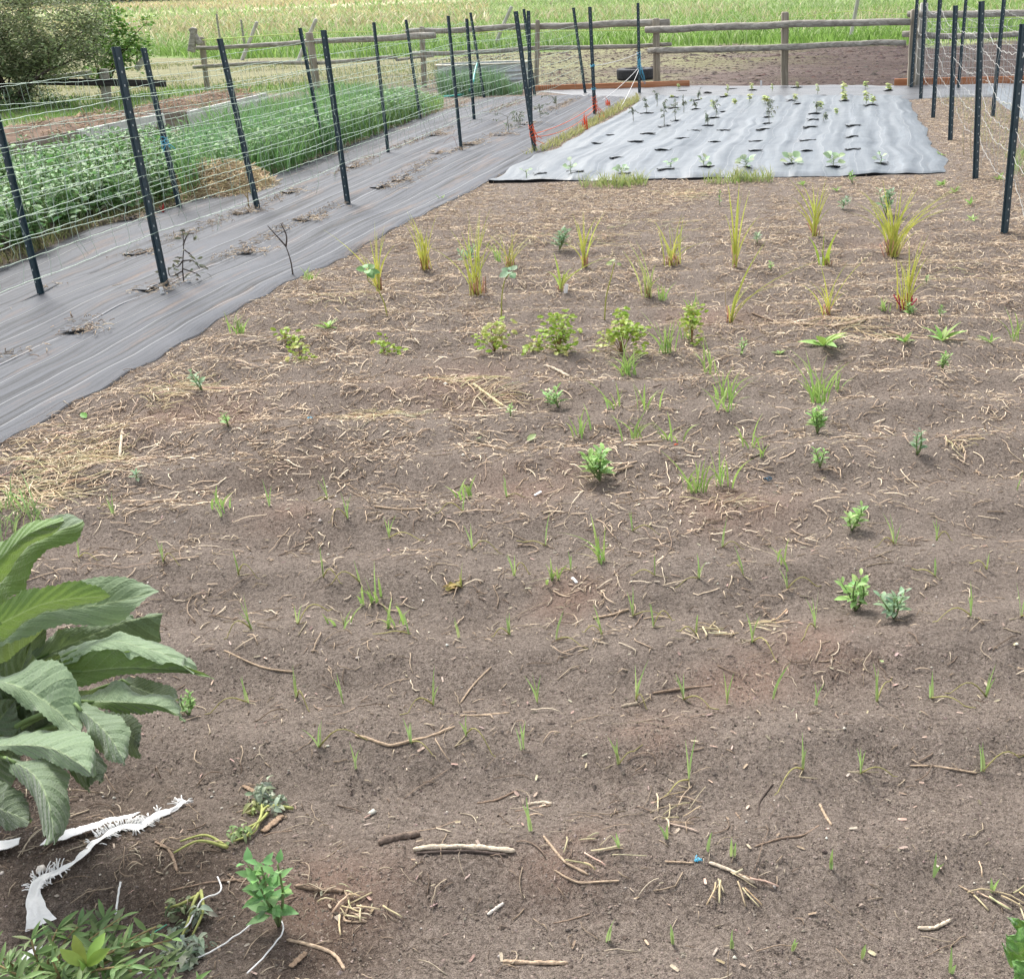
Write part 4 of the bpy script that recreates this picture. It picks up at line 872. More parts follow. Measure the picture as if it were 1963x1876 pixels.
# ================================================================== SHRUB AND FAR TREES
def shrub():
    base = GH(30, 205); root = empty('shrub', base, 'large feathery olive green shrub behind the raised bed at the frame corner', 'shrub')
    Y0 = base[1]; tr = MB(); fol = MB(); tips = []
    for i in range(15):
        px = rng.uniform(-190, 190); py = rng.uniform(-60, 120) if px < 110 else rng.uniform(20, 110); e = PY(px, py, Y0 + rng.uniform(-.5, .9))
        s = base + [rng.normal(0, .12), rng.normal(0, .12), 0]; m = s + (e - s) * .45 + [rng.normal(0, .15), rng.normal(0, .15), .15]
        p = resample([s, m, e], 12); tubes(tr, p, np.linspace(.04, .008, 12), 6, (.07, .055, .05)); tips.append(p)
        for k in range(9):
            j = rng.integers(3, 12); b = p[j]; dd = rdir(1, -.2, .9)[0] * rng.uniform(.25, .7); q = np.array([b, b + dd * .5 + [0, 0, .04], b + dd]); q = resample(q, 6); tubes(tr, q, np.linspace(.01, .003, 6), 4, (.09, .07, .06)); tips.append(q)
    tr.obj('trunk', M_wood_bit, root)
    pts = np.concatenate([t[2:] for t in tips]); n = 30000
    for clump in range(1):
        i = rng.integers(0, len(pts), n); P = pts[i] + rng.normal(0, .13, (n, 3)) * np.array([1.1, 1, .8])
        keep = fbm(P[:, 0] * 2.2 + P[:, 1] * 1.3, P[:, 2] * 2.2, 8, 3) > -.32; P = P[keep]; m = len(P)
        tone = 1 + .9 * fbm(P[:, 0] * 1.6, P[:, 2] * 1.6 + P[:, 1], 28, 2)
        d = rdir(m, -.5, .8); ll = rng.uniform(.035, .085, m)
        leaves(fol, P, d, rdir(m, .1, 1.5), ll, ll * .3, jit((.23, .28, .14), m, .22) * tone[:, None].clip(.5, 1.5), [.3, 1, .8, .1], .1, .2)
    k = 34000; Q = np.array([PY(-260 + 475 * rng.uniform(0, 1) ** .85, rng.uniform(-70, 150), Y0 + rng.normal(.1, .45)) for _ in range(k)]); q = proj(Q)
    lim = np.interp(q[:, 0], [-260, 60, 130, 195], [190, 165, 150, 120]); keep = (rng.random(k) < np.clip((222 - q[:, 0]) / 75, 0, 1)) & (q[:, 1] < lim + rng.normal(0, 14, k)) & (fbm(Q[:, 0] * 2.6, Q[:, 2] * 2.6 + Q[:, 1], 48, 3) > -.16 + .35 * np.exp(-((q[:, 0] - 80) / 45) ** 2 - ((q[:, 1] - 165) / 30) ** 2)); Q = Q[keep]; m = len(Q)
    tone = 1 + .9 * fbm(Q[:, 0] * 1.9, Q[:, 2] * 2.4 + Q[:, 1], 28, 3); ll = rng.uniform(.04, .09, m)
    leaves(fol, Q, rdir(m, -.5, .8), rdir(m, .1, 1.5), ll, ll * .32, jit((.27, .31, .165), m, .22) * tone[:, None].clip(.5, 1.6), [.3, 1, .8, .1], .1, .2)
    fol.obj('foliage', M_leaf, root)
    # low dark undergrowth in its shade
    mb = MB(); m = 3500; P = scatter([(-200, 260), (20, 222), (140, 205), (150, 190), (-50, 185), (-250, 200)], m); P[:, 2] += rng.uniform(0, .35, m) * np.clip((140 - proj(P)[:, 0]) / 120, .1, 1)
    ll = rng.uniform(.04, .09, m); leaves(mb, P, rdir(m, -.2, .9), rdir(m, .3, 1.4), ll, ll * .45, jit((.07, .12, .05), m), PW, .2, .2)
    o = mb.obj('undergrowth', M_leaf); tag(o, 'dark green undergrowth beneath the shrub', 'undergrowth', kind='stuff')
    # the brighter broad-leaved branchy bush
    b2 = GH(205, 186); r2 = empty('broadleaf_bush', b2, 'brighter green broad leaved bush beside the feathery shrub', 'bush'); Y2 = b2[1]
    tr = MB(); fol = MB()
    for (ex, ey, n) in [(282, 42, 60), (262, 75, 160), (230, 55, 260), (212, 25, 220), (195, 70, 360), (240, 110, 260), (205, 115, 360), (182, 45, 260), (222, 90, 360), (265, 100, 140), (190, 140, 250), (250, 88, 200)]:
        e = PY(ex, ey, Y2 + rng.uniform(-.3, .3)); p = resample([b2 + rng.normal(0, .04, 3), (b2 + e) / 2 + [-.12, 0, .1], e], 10); tubes(tr, p, np.linspace(.022, .005, 10), 5, (.08, .065, .05))
        n = int(n * .8); P = e + rng.normal(0, 1, (n, 3)) * np.array([.14, .15, .13]) * (.6 if n < 100 else 1); ll = rng.uniform(.05, .085, n); leaves(fol, P, rdir(n, -.5, .5), rdir(n, .3, 1.5), ll, ll * .75, jit((.17, .30, .07), n, .28), PR, .2, .15)
    tr.obj('branch', M_wood_bit, r2); fol.obj('foliage', M_leaf, r2)
    mb = MB()
    n = 15000; X = rng.uniform(-190, -72, n); Yy = 225 + rng.uniform(-12, 12, n); Z = rng.uniform(0, 1, n) ** .8 * (6.5 + 3 * fbm(X * .12, X * 0, 3, 3)) * np.clip((-70 - X) / 14, .2, 1)
    P = np.stack([X, Yy, Z + hgt(X, Yy)], 1); ll = rng.uniform(.5, 1.1, n); leaves(mb, P, rdir(n, -.4, .6), rdir(n, .2, 1.5), ll, ll * .7, jit((.075, .10, .065), n, .25), PW, .1, .2)
    o = mb.obj('far_trees', M_leaf); tag(o, 'dark far tree line at the top edge beyond the field', 'trees', kind='stuff')
shrub()

# ================================================================== PLANTS
YG = (.46, .49, .10); 
def clump(px, py, top, nb, spread, label, col=YG, wid=.012, bend=.55, red=(.46, .26, .17), name='strappy_clump', arch=.3, cat='grass clump', group='yellowing strappy clumps in the garden rows', dead=6):
    b = GH(px, py); h = PY(px, top, b[1])[2] - b[2]; root = empty(name, b, label, cat, group)
    mb = MB(); n = max(8, int(nb * .95)); B = b + np.stack([rng.normal(0, spread * .35, n), rng.normal(0, spread * .35, n), np.zeros(n)], 1)
    az = rng.uniform(0, 6.28, n); az = np.where(rng.random(n) < .6, rng.choice([0.2, 2.9, -.3, 3.4], n) + rng.normal(0, .4, n), az)
    hs = h * np.where(rng.random(n) < .4, rng.uniform(.95, 1.2, n), rng.uniform(.5, 1.0, n)); hs[:2] = h * 1.15; ar = rng.uniform(0, arch, n); ar[:2] *= .2; bd = rng.uniform(.08, bend * 1.25, n) * np.where(rng.random(n) < .45, .45, 1)
    blades(mb, B, hs, az, bd, wid * .72 * rng.uniform(.6, 1.3, n), jit(np.array(col) * .9 + np.array(red) * .1, n, .15), np.array(col) * np.array([1.0, 1.08, .9]), 8, 0, ar, rng.normal(0, .5, n))
    mb.obj('blades', M_grass, root)
    mb = MB(); k = max(4, nb // 2); B = b + np.stack([rng.normal(0, spread * .4, k), rng.normal(0, spread * .4, k), np.zeros(k)], 1); T = B + np.stack([rng.normal(0, .02, k), rng.normal(0, .02, k), h * rng.uniform(.15, .28, k)], 1)
    tubes(mb, np.stack([B, (B + T) / 2, T], 1), .0035, 4, jit(red, k)); 
    m = dead; B = np.repeat(b[None], m, 0); blades(mb, B, rng.uniform(.04, .10, m), rng.uniform(0, 6.28, m), rng.uniform(.8, 2.2, m), .006, jit((.46, .34, .22), m), None, 5, 0, .4)
    mb.obj('stalk_base', M_straw, root)
CL = [(914, 560, 424, 26, .05, 'dense yellow green strappy clump with a tuft of dead straw at its foot', {}), (980, 512, 446, 16, .05, 'sparse straw yellow clump collapsing sideways behind the pale bent seedling', dict(bend=1.4, col=(.42, .42, .12))), (1076, 560, 488, 7, .02, 'strappy plant with one long leaf arching over to the left and a white tag', dict(bend=1.2, arch=.7, wid=.018, col=(.34, .42, .10))), (1121, 511, 414, 12, .03, 'strappy clump with bright folded tips and bare pinkish stalks', dict(wid=.017, arch=.5, red=(.50, .25, .17))), (1290, 500, 418, 22, .07, 'wide drooping yellow clump farthest back in the middle of the row', dict(bend=1.0, arch=.55)), (1241, 563, 470, 14, .035, 'pale upright strappy clump with drooping tips in the middle of the bed', dict(arch=.5, col=(.40, .45, .16))), (728, 560, 442, 14, .03, 'tall thin yellow green clump next to the lobed seedling by the fabric edge', {}), (814, 516, 418, 24, .045, 'upright yellow green clump with reddish stalks nearest the fabric edge', dict(red=(.5, .2, .12), bend=.3)),
      (1409, 510, 358, 10, .025, 'tall narrow two stemmed clump with reddish lower stalk', dict(bend=.4, wid=.016)), (1562, 462, 354, 16, .03, 'tall yellow green clump leaning right, behind the broad bladed one', dict(bend=.5, wid=.016)), (1585, 512, 446, 9, .04, 'short broad bladed bright green plant with a small white tag', dict(wid=.024, bend=.8, arch=.6, col=(.36, .46, .07))), (1709, 494, 356, 44, .055, 'largest bright yellow green clump, arching right near the steel posts', dict(bend=.75, wid=.014, arch=.4)), (1738, 598, 470, 22, .05, 'yellow clump with crimson lower stalks near the right posts', dict(red=(.40, .05, .07), bend=.6)), (1585, 604, 508, 12, .04, 'thin clump with drooping grey green tips in front of the white tag', dict(bend=.8, arch=.5, wid=.011)), (1400, 612, 482, 9, .025, 'leaning sparse strappy plant with long curved grey tip', dict(bend=1.1, arch=.5, wid=.013))]
for px, py, tp, nb, sp, l, kw in CL: clump(px, py, tp, nb, sp, l, **kw)

def lovage(px, py, top, wpx, nst, label, lower=0):
    b = GH(px, py); h = PY(px, top, b[1])[2] - b[2]; w = wpx / pxm(b) / 2; root = empty('lobed_herb', b, label, 'herb', 'yellow green lobed herbs in one row')
    st = MB(); fo = MB()
    for k in range(nst):
        low = k >= nst - lower
        t = b + [rng.uniform(-1, 1) * w * (1.9 if low else 1), rng.normal(0, w * .5), h * (rng.uniform(.06, .2) if low else rng.uniform(.35, 1.0))]
        if k == 0: t = b + [w * .1, 0, h * .97]
        p = resample([b, b + (t - b) * .5 + [0, 0, h * .12], t], 7); tubes(st, p, np.linspace(.0024, .0012, 7), 4, (.24, .16, .07) if not low else (.3, .3, .1))
        m = rng.integers(9, 15); ctr = t + np.stack([rng.normal(0, .018, m), rng.normal(0, .015, m), rng.normal(0, .016, m)], 1); az = rng.uniform(0, 6.28) + np.arange(m) * 6.28 / m; d = rdir(m, -.25, .5, az); ll = rng.uniform(.019, .033, m)
        nv = np.broadcast_to(UP, (m, 3)) + np.array([0, -1.0, 0]) + rng.normal(0, .3, (m, 3))
        base_ = (.46, .48, .16) if rng.random() < .25 else (.30, .41, .055)
        for off, sc2 in ((0, 1.0), (.55, .62), (-.55, .62)):   # three lobes to a leaflet
            ca, sa = math.cos(off), math.sin(off); d2 = np.stack([d[:, 0] * ca - d[:, 1] * sa, d[:, 0] * sa + d[:, 1] * ca, d[:, 2]], 1)
            leaves(fo, ctr + d * .012, d2, nv, ll * sc2, ll * sc2 * .6, jit(base_, m, .14), [.25, .8, 1.0, .75, .5], .15, .2)
    st.obj('stem', M_straw, root); fo.obj('foliage', M_leaf, root)
lovage(949, 681, 622, 56, 11, 'yellow green lobed herb, first from the left in its row')
lovage(1072, 684, 606, 62, 20, 'widest yellow green lobed herb with low pale leaves spread around it', 8)
lovage(1192, 684, 600, 68, 15, 'tall yellow green lobed herb mixed with grass blades', 2)
lovage(1326, 656, 594, 34, 9, 'narrow yellow green lobed herb, farthest right in its row', 1)
for x, y, l in [(548, 662, 'low yellow green lobed seedling behind a white plant tag near the fabric'), (575, 690, 'tiny yellow green lobed seedling in front of the tagged one'), (736, 676, 'small isolated yellow green lobed seedling on bare soil')]: lovage(x, y, y - 24, 26, 4, l, 2)

def weed(px, py, wpx, hpx, label, col=(.17, .31, .10), n=28, lw=.45, kind='bushy', name='weed_plant', group='green weeds scattered on the bare soil', cat='weed', lsz=None, each=False, prof=PW):
    b = GH(px, py); s = 1 / pxm(b); w = wpx * s / 2; h = hpx * s / math.cos(PITCH * .75); root = empty(name, b, label, cat, group)
    st = MB(); fo = MB(); L0 = lsz or max(w * .78, .024)
    if kind == 'rosette':
        az = np.arange(n) * 2.4 + rng.normal(0, .2, n); d = rdir(n, .25, 1.15, az); ll = np.maximum(w, h) * rng.uniform(.7, 1.15, n)
        leaves(fo, np.repeat(b[None], n, 0) + d * .004, d, np.broadcast_to(UP, (n, 3)) + rng.normal(0, .2, (n, 3)) - d * .2, ll, ll * lw, jit(col, n, .14), prof, rng.uniform(.1, .45, n), .35)
        tubes(st, np.array([b - [0, 0, .01], b + [0, 0, h * .3]]), .003, 4, (.25, .3, .13))
    else:
        ns = max(1, int(n / 9)); per = n // ns + 1
        for k in range(ns):
            t = b + np.array([rng.uniform(-.85, .85) * w if ns > 1 else 0, rng.normal(0, w * .3), h * rng.uniform(.7, 1.0)]); t[0] = np.clip(t[0], b[0] - w * .9, b[0] + w * .9)
            tubes(st, resample([b, (b + t) / 2 + rng.normal(0, .006, 3), t], 6), np.linspace(.0035, .0018, 6), 4, (.22, .29, .12))
            m = per; f = np.linspace(.25, 1, m); az = np.arange(m) * 2.4 + rng.uniform(0, 6); p = b + (t - b) * f[:, None]; d = rdir(m, .0, .5, az); d[:, 2] += f * .8
            ll = L0 * (1.1 - .55 * f) * rng.uniform(.8, 1.2, m); c = jit(np.array(col), m, .12) * (1 + .25 * f[:, None])
            nv = np.broadcast_to(UP, (m, 3)) - d * .2 + rng.normal(0, .2, (m, 3))
            if each:
                for q in range(m):
                    lb = MB(); leaves(lb, p[q:q + 1] + d[q:q + 1] * L0 * .15, d[q:q + 1], nv[q:q + 1], ll[q:q + 1], ll[q:q + 1] * lw, c[q:q + 1], prof, .25, .3, 0, .02); lb.obj('leaf', M_leaf, root)
            else: leaves(fo, p + d * L0 * .1, d, nv, ll, ll * lw, c, prof, rng.uniform(.05, .35, m), .35)
    st.obj('stem', M_grass, root)
    if fo.n: fo.obj('foliage', M_leaf, root)
    return root
W_ = [(1567, 828, 52, 48, 46, 'compact bright green weed, bushy, in the right middle of the bed'), (1150, 918, 72, 60, 50, 'three headed bright green weed in a soil hollow near the bed centre'), (1572, 895, 40, 34, 20, 'small two headed weed straight below the compact bushy one'), (1633, 1010, 56, 42, 30, 'two headed weed on a pale forked stem'), (1640, 1150, 70, 74, 46, 'largest pale green weed of the right foreground, next to a grey green one'), (1714, 1186, 74, 52, 34, 'grey green weed with a white stem, right of the largest foreground weed'), (1758, 876, 44, 46, 24, 'dusty blue green weed beside a bundle of straw'), (1070, 776, 56, 36, 24, 'small forked weed in front of the lobed herbs'), (980, 806, 22, 22, 10, 'tiny three leaved weed near a pale stick'), (440, 830, 36, 26, 16, 'small compact weed alone at left by the straw'), (265, 930, 40, 18, 9, 'flat dull green weed near the comfrey'), (358, 1352, 46, 48, 30, 'small weed sheltering at the tips of the comfrey leaves'), (1805, 712, 34, 30, 34, 'curly bright green weed at right under a leafy shoot'), (1698, 414, 44, 46, 46, 'blue green feathery weed touching the largest yellow clump'), (1616, 398, 34, 24, 20, 'soft grey green weed near the wide fabric'), (1634, 352, 24, 24, 20, 'dark green leafy weed touching the wide fabric edge'), (1072, 478, 46, 36, 40, 'blue green tufty weed behind the arching strappy plant'), (896, 500, 40, 30, 30, 'dull green low weed left of the dense strappy clump'), (1452, 470, 30, 20, 14, 'faint grey green weed right of the tall narrow clump'), (1745, 610, 30, 26, 26, 'dark green serrated weed at the foot of the crimson stalked clump'), (1803, 622, 18, 24, 14, 'small upright weed right of the crimson stalked clump'), (1478, 522, 24, 14, 8, 'tiny pale weed behind the leaning strappy plant'), (1776, 548, 20, 18, 10, 'yellowish weed just right of the crimson stalked clump'), (1380, 392, 22, 30, 8, 'thin dark stemmed seedling left of the tall narrow clump'), (390, 760, 46, 40, 16, 'dull grey green weed among straw near the fabric edge'), (1420, 682, 30, 34, 16, 'upright bright green weed right of the narrow lobed herb')]
for x, y, w, h, n, l in W_: weed(x, y, w, h, l, n=int(n * 1.15), col=((.27, .42, .14) if 'bright' in l or 'pale' in l else (.22, .32, .19) if 'grey' in l or 'blue' in l or 'dust' in l or 'dull' in l else (.22, .37, .12)), lw=.46)
R_ = [(1579, 676, 56, 48, 9, 'rosette of long pointed bright leaves below the long bent twig'), (1733, 672, 36, 26, 8, 'pale rosette weed between two straw patches at right'), (1494, 684, 20, 16, 7, 'small round rosette left of the pointed one'), (1806, 662, 40, 42, 7, 'leafy shoot with broad upright leaves above the curly weed'), (1897, 664, 20, 26, 5, 'small upright seedling close to the right frame edge'), (1538, 356, 22, 12, 7, 'small rosette in front of the wide fabric, left of the flap'), (1804, 358, 24, 16, 12, 'round green rosette under the wide fabric corner'), (1829, 370, 26, 14, 9, 'yellowish rosette near the fabric corner, nearer the post'), (1862, 430, 16, 14, 7, 'tiny green rosette left of the nearest right post'), (1860, 394, 18, 14, 6, 'pale tiny rosette between two right posts'), (1912, 345, 18, 16, 6, 'small rosette behind the nearest right post'), (1604, 368, 16, 12, 6, 'tiny rosette just behind the grey green weed'), (1803, 300, 12, 14, 6, 'small rosette at the right rim of the wide fabric'), (629, 628, 32, 28, 7, 'pale spoon leaved seedling left of the lobed seedling'), (845, 384, 14, 14, 6, 'little green rosette at the fabric edge, far back'), (700, 1110, 14, 12, 4, 'bright green short blades in the foreground tuft')]
for x, y, w, h, n, l in R_[:-1]: weed(x, y, w, h, l, n=n, kind='rosette', col=(.28, .43, .11), lw=.32, prof=PWL)
# tall bent bean-like seedlings with a leaf head
def bean(base, pts, label, head=8, hw=.035, col=(.20, .36, .14), stemc=(.36, .36, .10)):
    b = GH(*base); root = empty('bent_seedling', b, label, 'seedling', 'spindly seedlings with a leafy head'); P = np.array([b] + [PY(x, y, b[1]) for x, y in pts]); st = MB(); tubes(st, resample(P, 14), np.linspace(.0045, .003, 14), 5, stemc); st.obj('stem', M_straw, root)
    fo = MB(); t = P[-1]; m = head; d = rdir(m, -.4, .6); leaves(fo, t + d * .015, d, np.broadcast_to(UP, (m, 3)) - np.array([0, .8, 0]), hw * rng.uniform(.9, 1.5, m), hw * rng.uniform(.8, 1.2, m), jit(col, m, .15), PR, .2, .2); fo.obj('foliage', M_leaf, root)
bean((743, 613), [(736, 580), (722, 552), (706, 538), (704, 518)], 'bent seedling with lobed leaves on a curved yellow stem, nearest the fabric', 11, .038)
bean((961, 608), [(962, 570), (967, 540), (978, 522)], 'spindly pale seedling with round leaves beside the dense strappy clump', 9, .035, (.24, .38, .22))
bean((1159, 613), [(1162, 570), (1172, 530), (1178, 504)], 'long bare yellowish seedling leaning right with a tiny wilted head', 6, .022, (.30, .36, .14))

# seedlings on the wide sheet
def sheet_plant(px, py, top, kind, label, n=6, wpx=30, fabric_=True, lean=0):
    b = GF(px, py) if fabric_ else GH(px, py); h = PY(px, top, b[1])[2] - b[2]; w = wpx / pxm(b) / 2
    nm, cat, gp = {'cab': ('cabbage_seedling', 'seedling', 'broad leaved seedlings along the front of the wide fabric'), 'pep': ('leafy_seedling', 'seedling', 'small pale seedlings in the fabric slits'), 'tom': ('wilted_seedling', 'seedling', 'grey wilted seedlings in the fabric slits')}[kind]
    root = empty(nm, b, label, cat, gp); st = MB(); fo = MB(); t = b + [lean, 0, h * .8]
    tubes(st, resample([b - [0, 0, .02], (b + t) / 2 + [rng.normal(0, .012), 0, 0], t], 8), np.linspace(.005, .003, 8), 5, (.30, .36, .22) if kind != 'tom' else (.24, .24, .18)); st.obj('stem', M_straw, root)
    if kind == 'cab':
        az = np.arange(n) * 2.4 + rng.uniform(0, 6); f = np.linspace(.25, 1, n); p = b + (t - b) * f[:, None]; d = rdir(n, .1, .8, az); pet = w * .55
        tubes(st2 := MB(), np.stack([p, p + d * pet], 1), .003, 3, (.34, .42, .26)); st2.obj('stalk', M_straw, root)
        leaves(fo, p + d * pet, d, np.broadcast_to(UP, (n, 3)) - np.array([0, .5, 0]) + rng.normal(0, .25, (n, 3)), w * rng.uniform(.7, 1, n), w * rng.uniform(.65, .9, n), jit((.34, .46, .27), n, .18), PR, .15, .25)
    elif kind == 'pep':
        m = n * 3; f = np.linspace(.3, 1.05, m); az = np.arange(m) * 2.4; p = b + (t - b) * f[:, None]; d = rdir(m, -.3, .5, az); ll = w * rng.uniform(.7, 1.1, m)
        leaves(fo, p, d, np.broadcast_to(UP, (m, 3)) - np.array([0, .6, 0]) + rng.normal(0, .2, (m, 3)), ll, ll * .6, jit((.40, .46, .17), m, .18), PR, .35, .2)
    else:
        for k in range(n):
            f = rng.uniform(.35, 1); p = b + (t - b) * f; e = p + [rng.normal(0, w), rng.normal(0, w * .5), rng.uniform(-.02, .10)]
            q = resample([p, (p + e) / 2 + [0, 0, .03], e], 6); tubes(st3 := MB(), q, .002, 3, (.25, .26, .19)); 
            m = 7; j = rng.integers(2, 6, m); dd = rdir(m, -1.2, -.1); leaves(fo, q[j], dd, rdir(m, 0, 1), rng.uniform(.02, .045, m), .014, jit((.27, .30, .23), m, .2), PW, .3, .4); fo.V.append(st3.V[0]); fo.C.append(st3.C[0]); fo.U.append(st3.U[0]); fo.Q += [a + fo.n for a in st3.Q]; fo.qm += st3.qm; fo.T += [a + fo.n for a in st3.T]; fo.tm += st3.tm; fo.n += st3.n
    fo.obj('foliage', M_leaf, root)
c4 = lambda x, y: (x * .2144 + 1202.4, y * .2144)
CAB = [(1009, 344, 317, 30, 4), (1095, 338, 300, 34, 6), (1192, 341, 314, 34, 8), (1287, 326, 303, 34, 5), (1349, 327, 296, 34, 7), (1430, 327, 300, 48, 9), (1517, 321, 300, 50, 8), (1597, 324, 290, 48, 8), (1686, 318, 284, 30, 5)]
for i, (x, y, t, w, n) in enumerate(CAB): sheet_plant(x, y, t + (y - t) * .22, 'cab', f'broad leaved pale seedling, {ORD[i + 1]} from left along the front of the wide fabric', n, w * .72)
PEP = [(400, 890, 850, 28), (565, 915, 900, 20), (660, 905, 872, 14), (765, 990, 880, 36), (885, 880, 830, 26), (900, 835, 750, 22), (960, 945, 880, 40), (1095, 925, 830, 40), (1112, 820, 735, 26), (1295, 830, 735, 20), (1500, 930, 830, 36), (1520, 800, 728, 28), (1700, 845, 740, 26), (1720, 1000, 900, 66), (1240, 950, 845, 60), (1945, 935, 800, 30), (1930, 830, 715, 28), (1870, 1040, 960, 34), (460, 800, 745, 26)]
PEP = sorted([(*c4(x, y), c4(x, t)[1], w * .2144 * 1.5) for x, y, t, w in PEP] + [(1617, 196, 156, 14), (1618, 200, 178, 14), (1659, 172, 154, 14), (1660, 205, 170, 16), (1703, 176, 158, 15), (1672, 207, 180, 14)])
NUM = ['twenty-first', 'twenty-second', 'twenty-third', 'twenty-fourth', 'twenty-fifth', 'twenty-sixth']
PEP = sorted(PEP, key=lambda a: (a[1] < 186, a[0]))
CNT = {}
for x, y, t, w in PEP:
    key = y < 186; i = CNT.get(key, 0); CNT[key] = i + 1
    near = 'along the back of' if y < 186 else 'in the middle slits of'
    sheet_plant(x, y, t, 'pep', f'pale leafy seedling, {ORD[i + 1] if i < 20 else NUM[i - 20]} from left {near} the wide fabric', 6, w)
TOM = [(170, 1027, 860, 30), (330, 1150, 850, 60), (435, 1105, 900, 60), (505, 1010, 870, 40), (715, 1145, 1030, 40), (785, 1085, 900, 60), (605, 1000, 915, 30), (1260, 1010, 900, 50), (1270, 1120, 960, 110), (1690, 1040, 900, 40), (55, 1100, 980, 40), (265, 970, 820, 50), (1770, 1110, 1030, 24), (640, 900, 790, 20)]
for i, (x, y, t, w) in enumerate(sorted([(*c4(x, y), c4(x, t)[1], w * .2144) for x, y, t, w in TOM])):
    sheet_plant(x, y, t, 'tom', f'grey wilted seedling in a slit of the wide fabric, {ORD[i + 1]} from its left', 6, w)
for (x, y, t, w, l) in [(975, 255, 214, 26, 'grey green wilted plant on the worn strip below a white loop'), (1036, 228, 198, 20, 'thin wilted seedling between two posts, at the far end of the strip'), (1066, 208, 184, 26, 'leafy grey green seedling next to the white tag on the worn strip'), (995, 245, 218, 18, 'small wilted seedling right of the one under the loop')]: sheet_plant(x, y, t, 'tom', l, 8, w, False)
# dark seedlings and dead twigs on the worn strips
def twig(name, branches, label, rad=.004, col=(.075, .06, .055), m=None, cat='twig', leavesn=0, lcol=(.12, .14, .09), group=None):
    b = GH(*branches[0][0]); mb = MB(); 
    for br in branches: 
        P = np.array([PY(x, y, b[1] + (.0 if k == 0 else .01 * k)) for k, (x, y) in enumerate(br)]); n = 3 * len(br) + 2; tubes(mb, resample(P, n), np.linspace(rad, rad * .5, n), 5, np.array(col))
    if not leavesn: return tag(mb.obj(name, m or M_wood_bit, loc=b), label, cat, group)
    root = empty(name, b, label, cat, group); mb.obj('stem', M_wood_bit, root); fo = MB()
    for br in branches:
        t = PY(*br[-1], b[1]); k = leavesn; d = rdir(k, -.8, .5); leaves(fo, t + rng.normal(0, .03, (k, 3)), d, rdir(k, 0, 1.2), rng.uniform(.03, .06, k), .016, jit(lcol, k, .2), PW, .3, .3)
    fo.obj('foliage', M_leaf, root)
twig('dead_sapling', [[(562, 531), (557, 500), (548, 472)], [(549, 473), (530, 452), (513, 433)], [(548, 472), (549, 452), (538, 428)]], 'bare forked dead sapling standing at the worn fabric edge', .006)
twig('wilted_plant', [[(353, 546), (350, 515), (352, 470), (350, 445)], [(350, 500), (340, 512), (332, 505)], [(350, 500), (370, 500), (383, 515)], [(352, 478), (368, 490)], [(351, 470), (360, 450), (372, 448)], [(349, 520), (327, 530), (322, 512)], [(350, 515), (378, 525), (384, 532)]], 'dark wilted leafy sapling beside the near steel post and a white tag', .005, leavesn=6, lcol=(.13, .14, .09), cat='plant')
twig('dead_stalk', [[(477, 400), (473, 360), (467, 315)], [(475, 380), (461, 362), (455, 355)]], 'pale dry stalk tied to the net beside a dark post', .007, (.48, .36, .2), M_straw)
twig('dead_stalk', [[(340, 396), (345, 378), (358, 374), (366, 388)]], 'arched dry pale stalk at the foot of a dark post by the weeds', .009, (.46, .37, .22), M_straw)
twig('dead_stalk', [[(907, 290), (880, 285), (868, 262), (850, 275)], [(880, 284), (862, 290)]], 'thin curly brown dry vine on the worn strip left of a post', .003, (.3, .18, .15))
twig('dead_stalk', [[(1399, 1186 - 600 + 24), (1392, 590), (1390, 545)]], 'thin dry upright stalk by the leaning strappy plant', .003, (.45, .36, .22), M_straw)
for i, (x, y, h, l) in enumerate([(2015 - 60, 330, 60, 'tall dry straw stalk in the weedy strip behind the nearest right post'), (1848, 300, 90, 'pale dry stalk standing between the right net rows'), (1862, 305, 88, 'second pale dry stalk between the right net rows, nearer the frame edge')]):
    twig('dead_stalk', [[(x, y), (x - 2, y - h * .5), (x + 2, y - h)]], l, .006, (.46, .38, .25), M_straw)

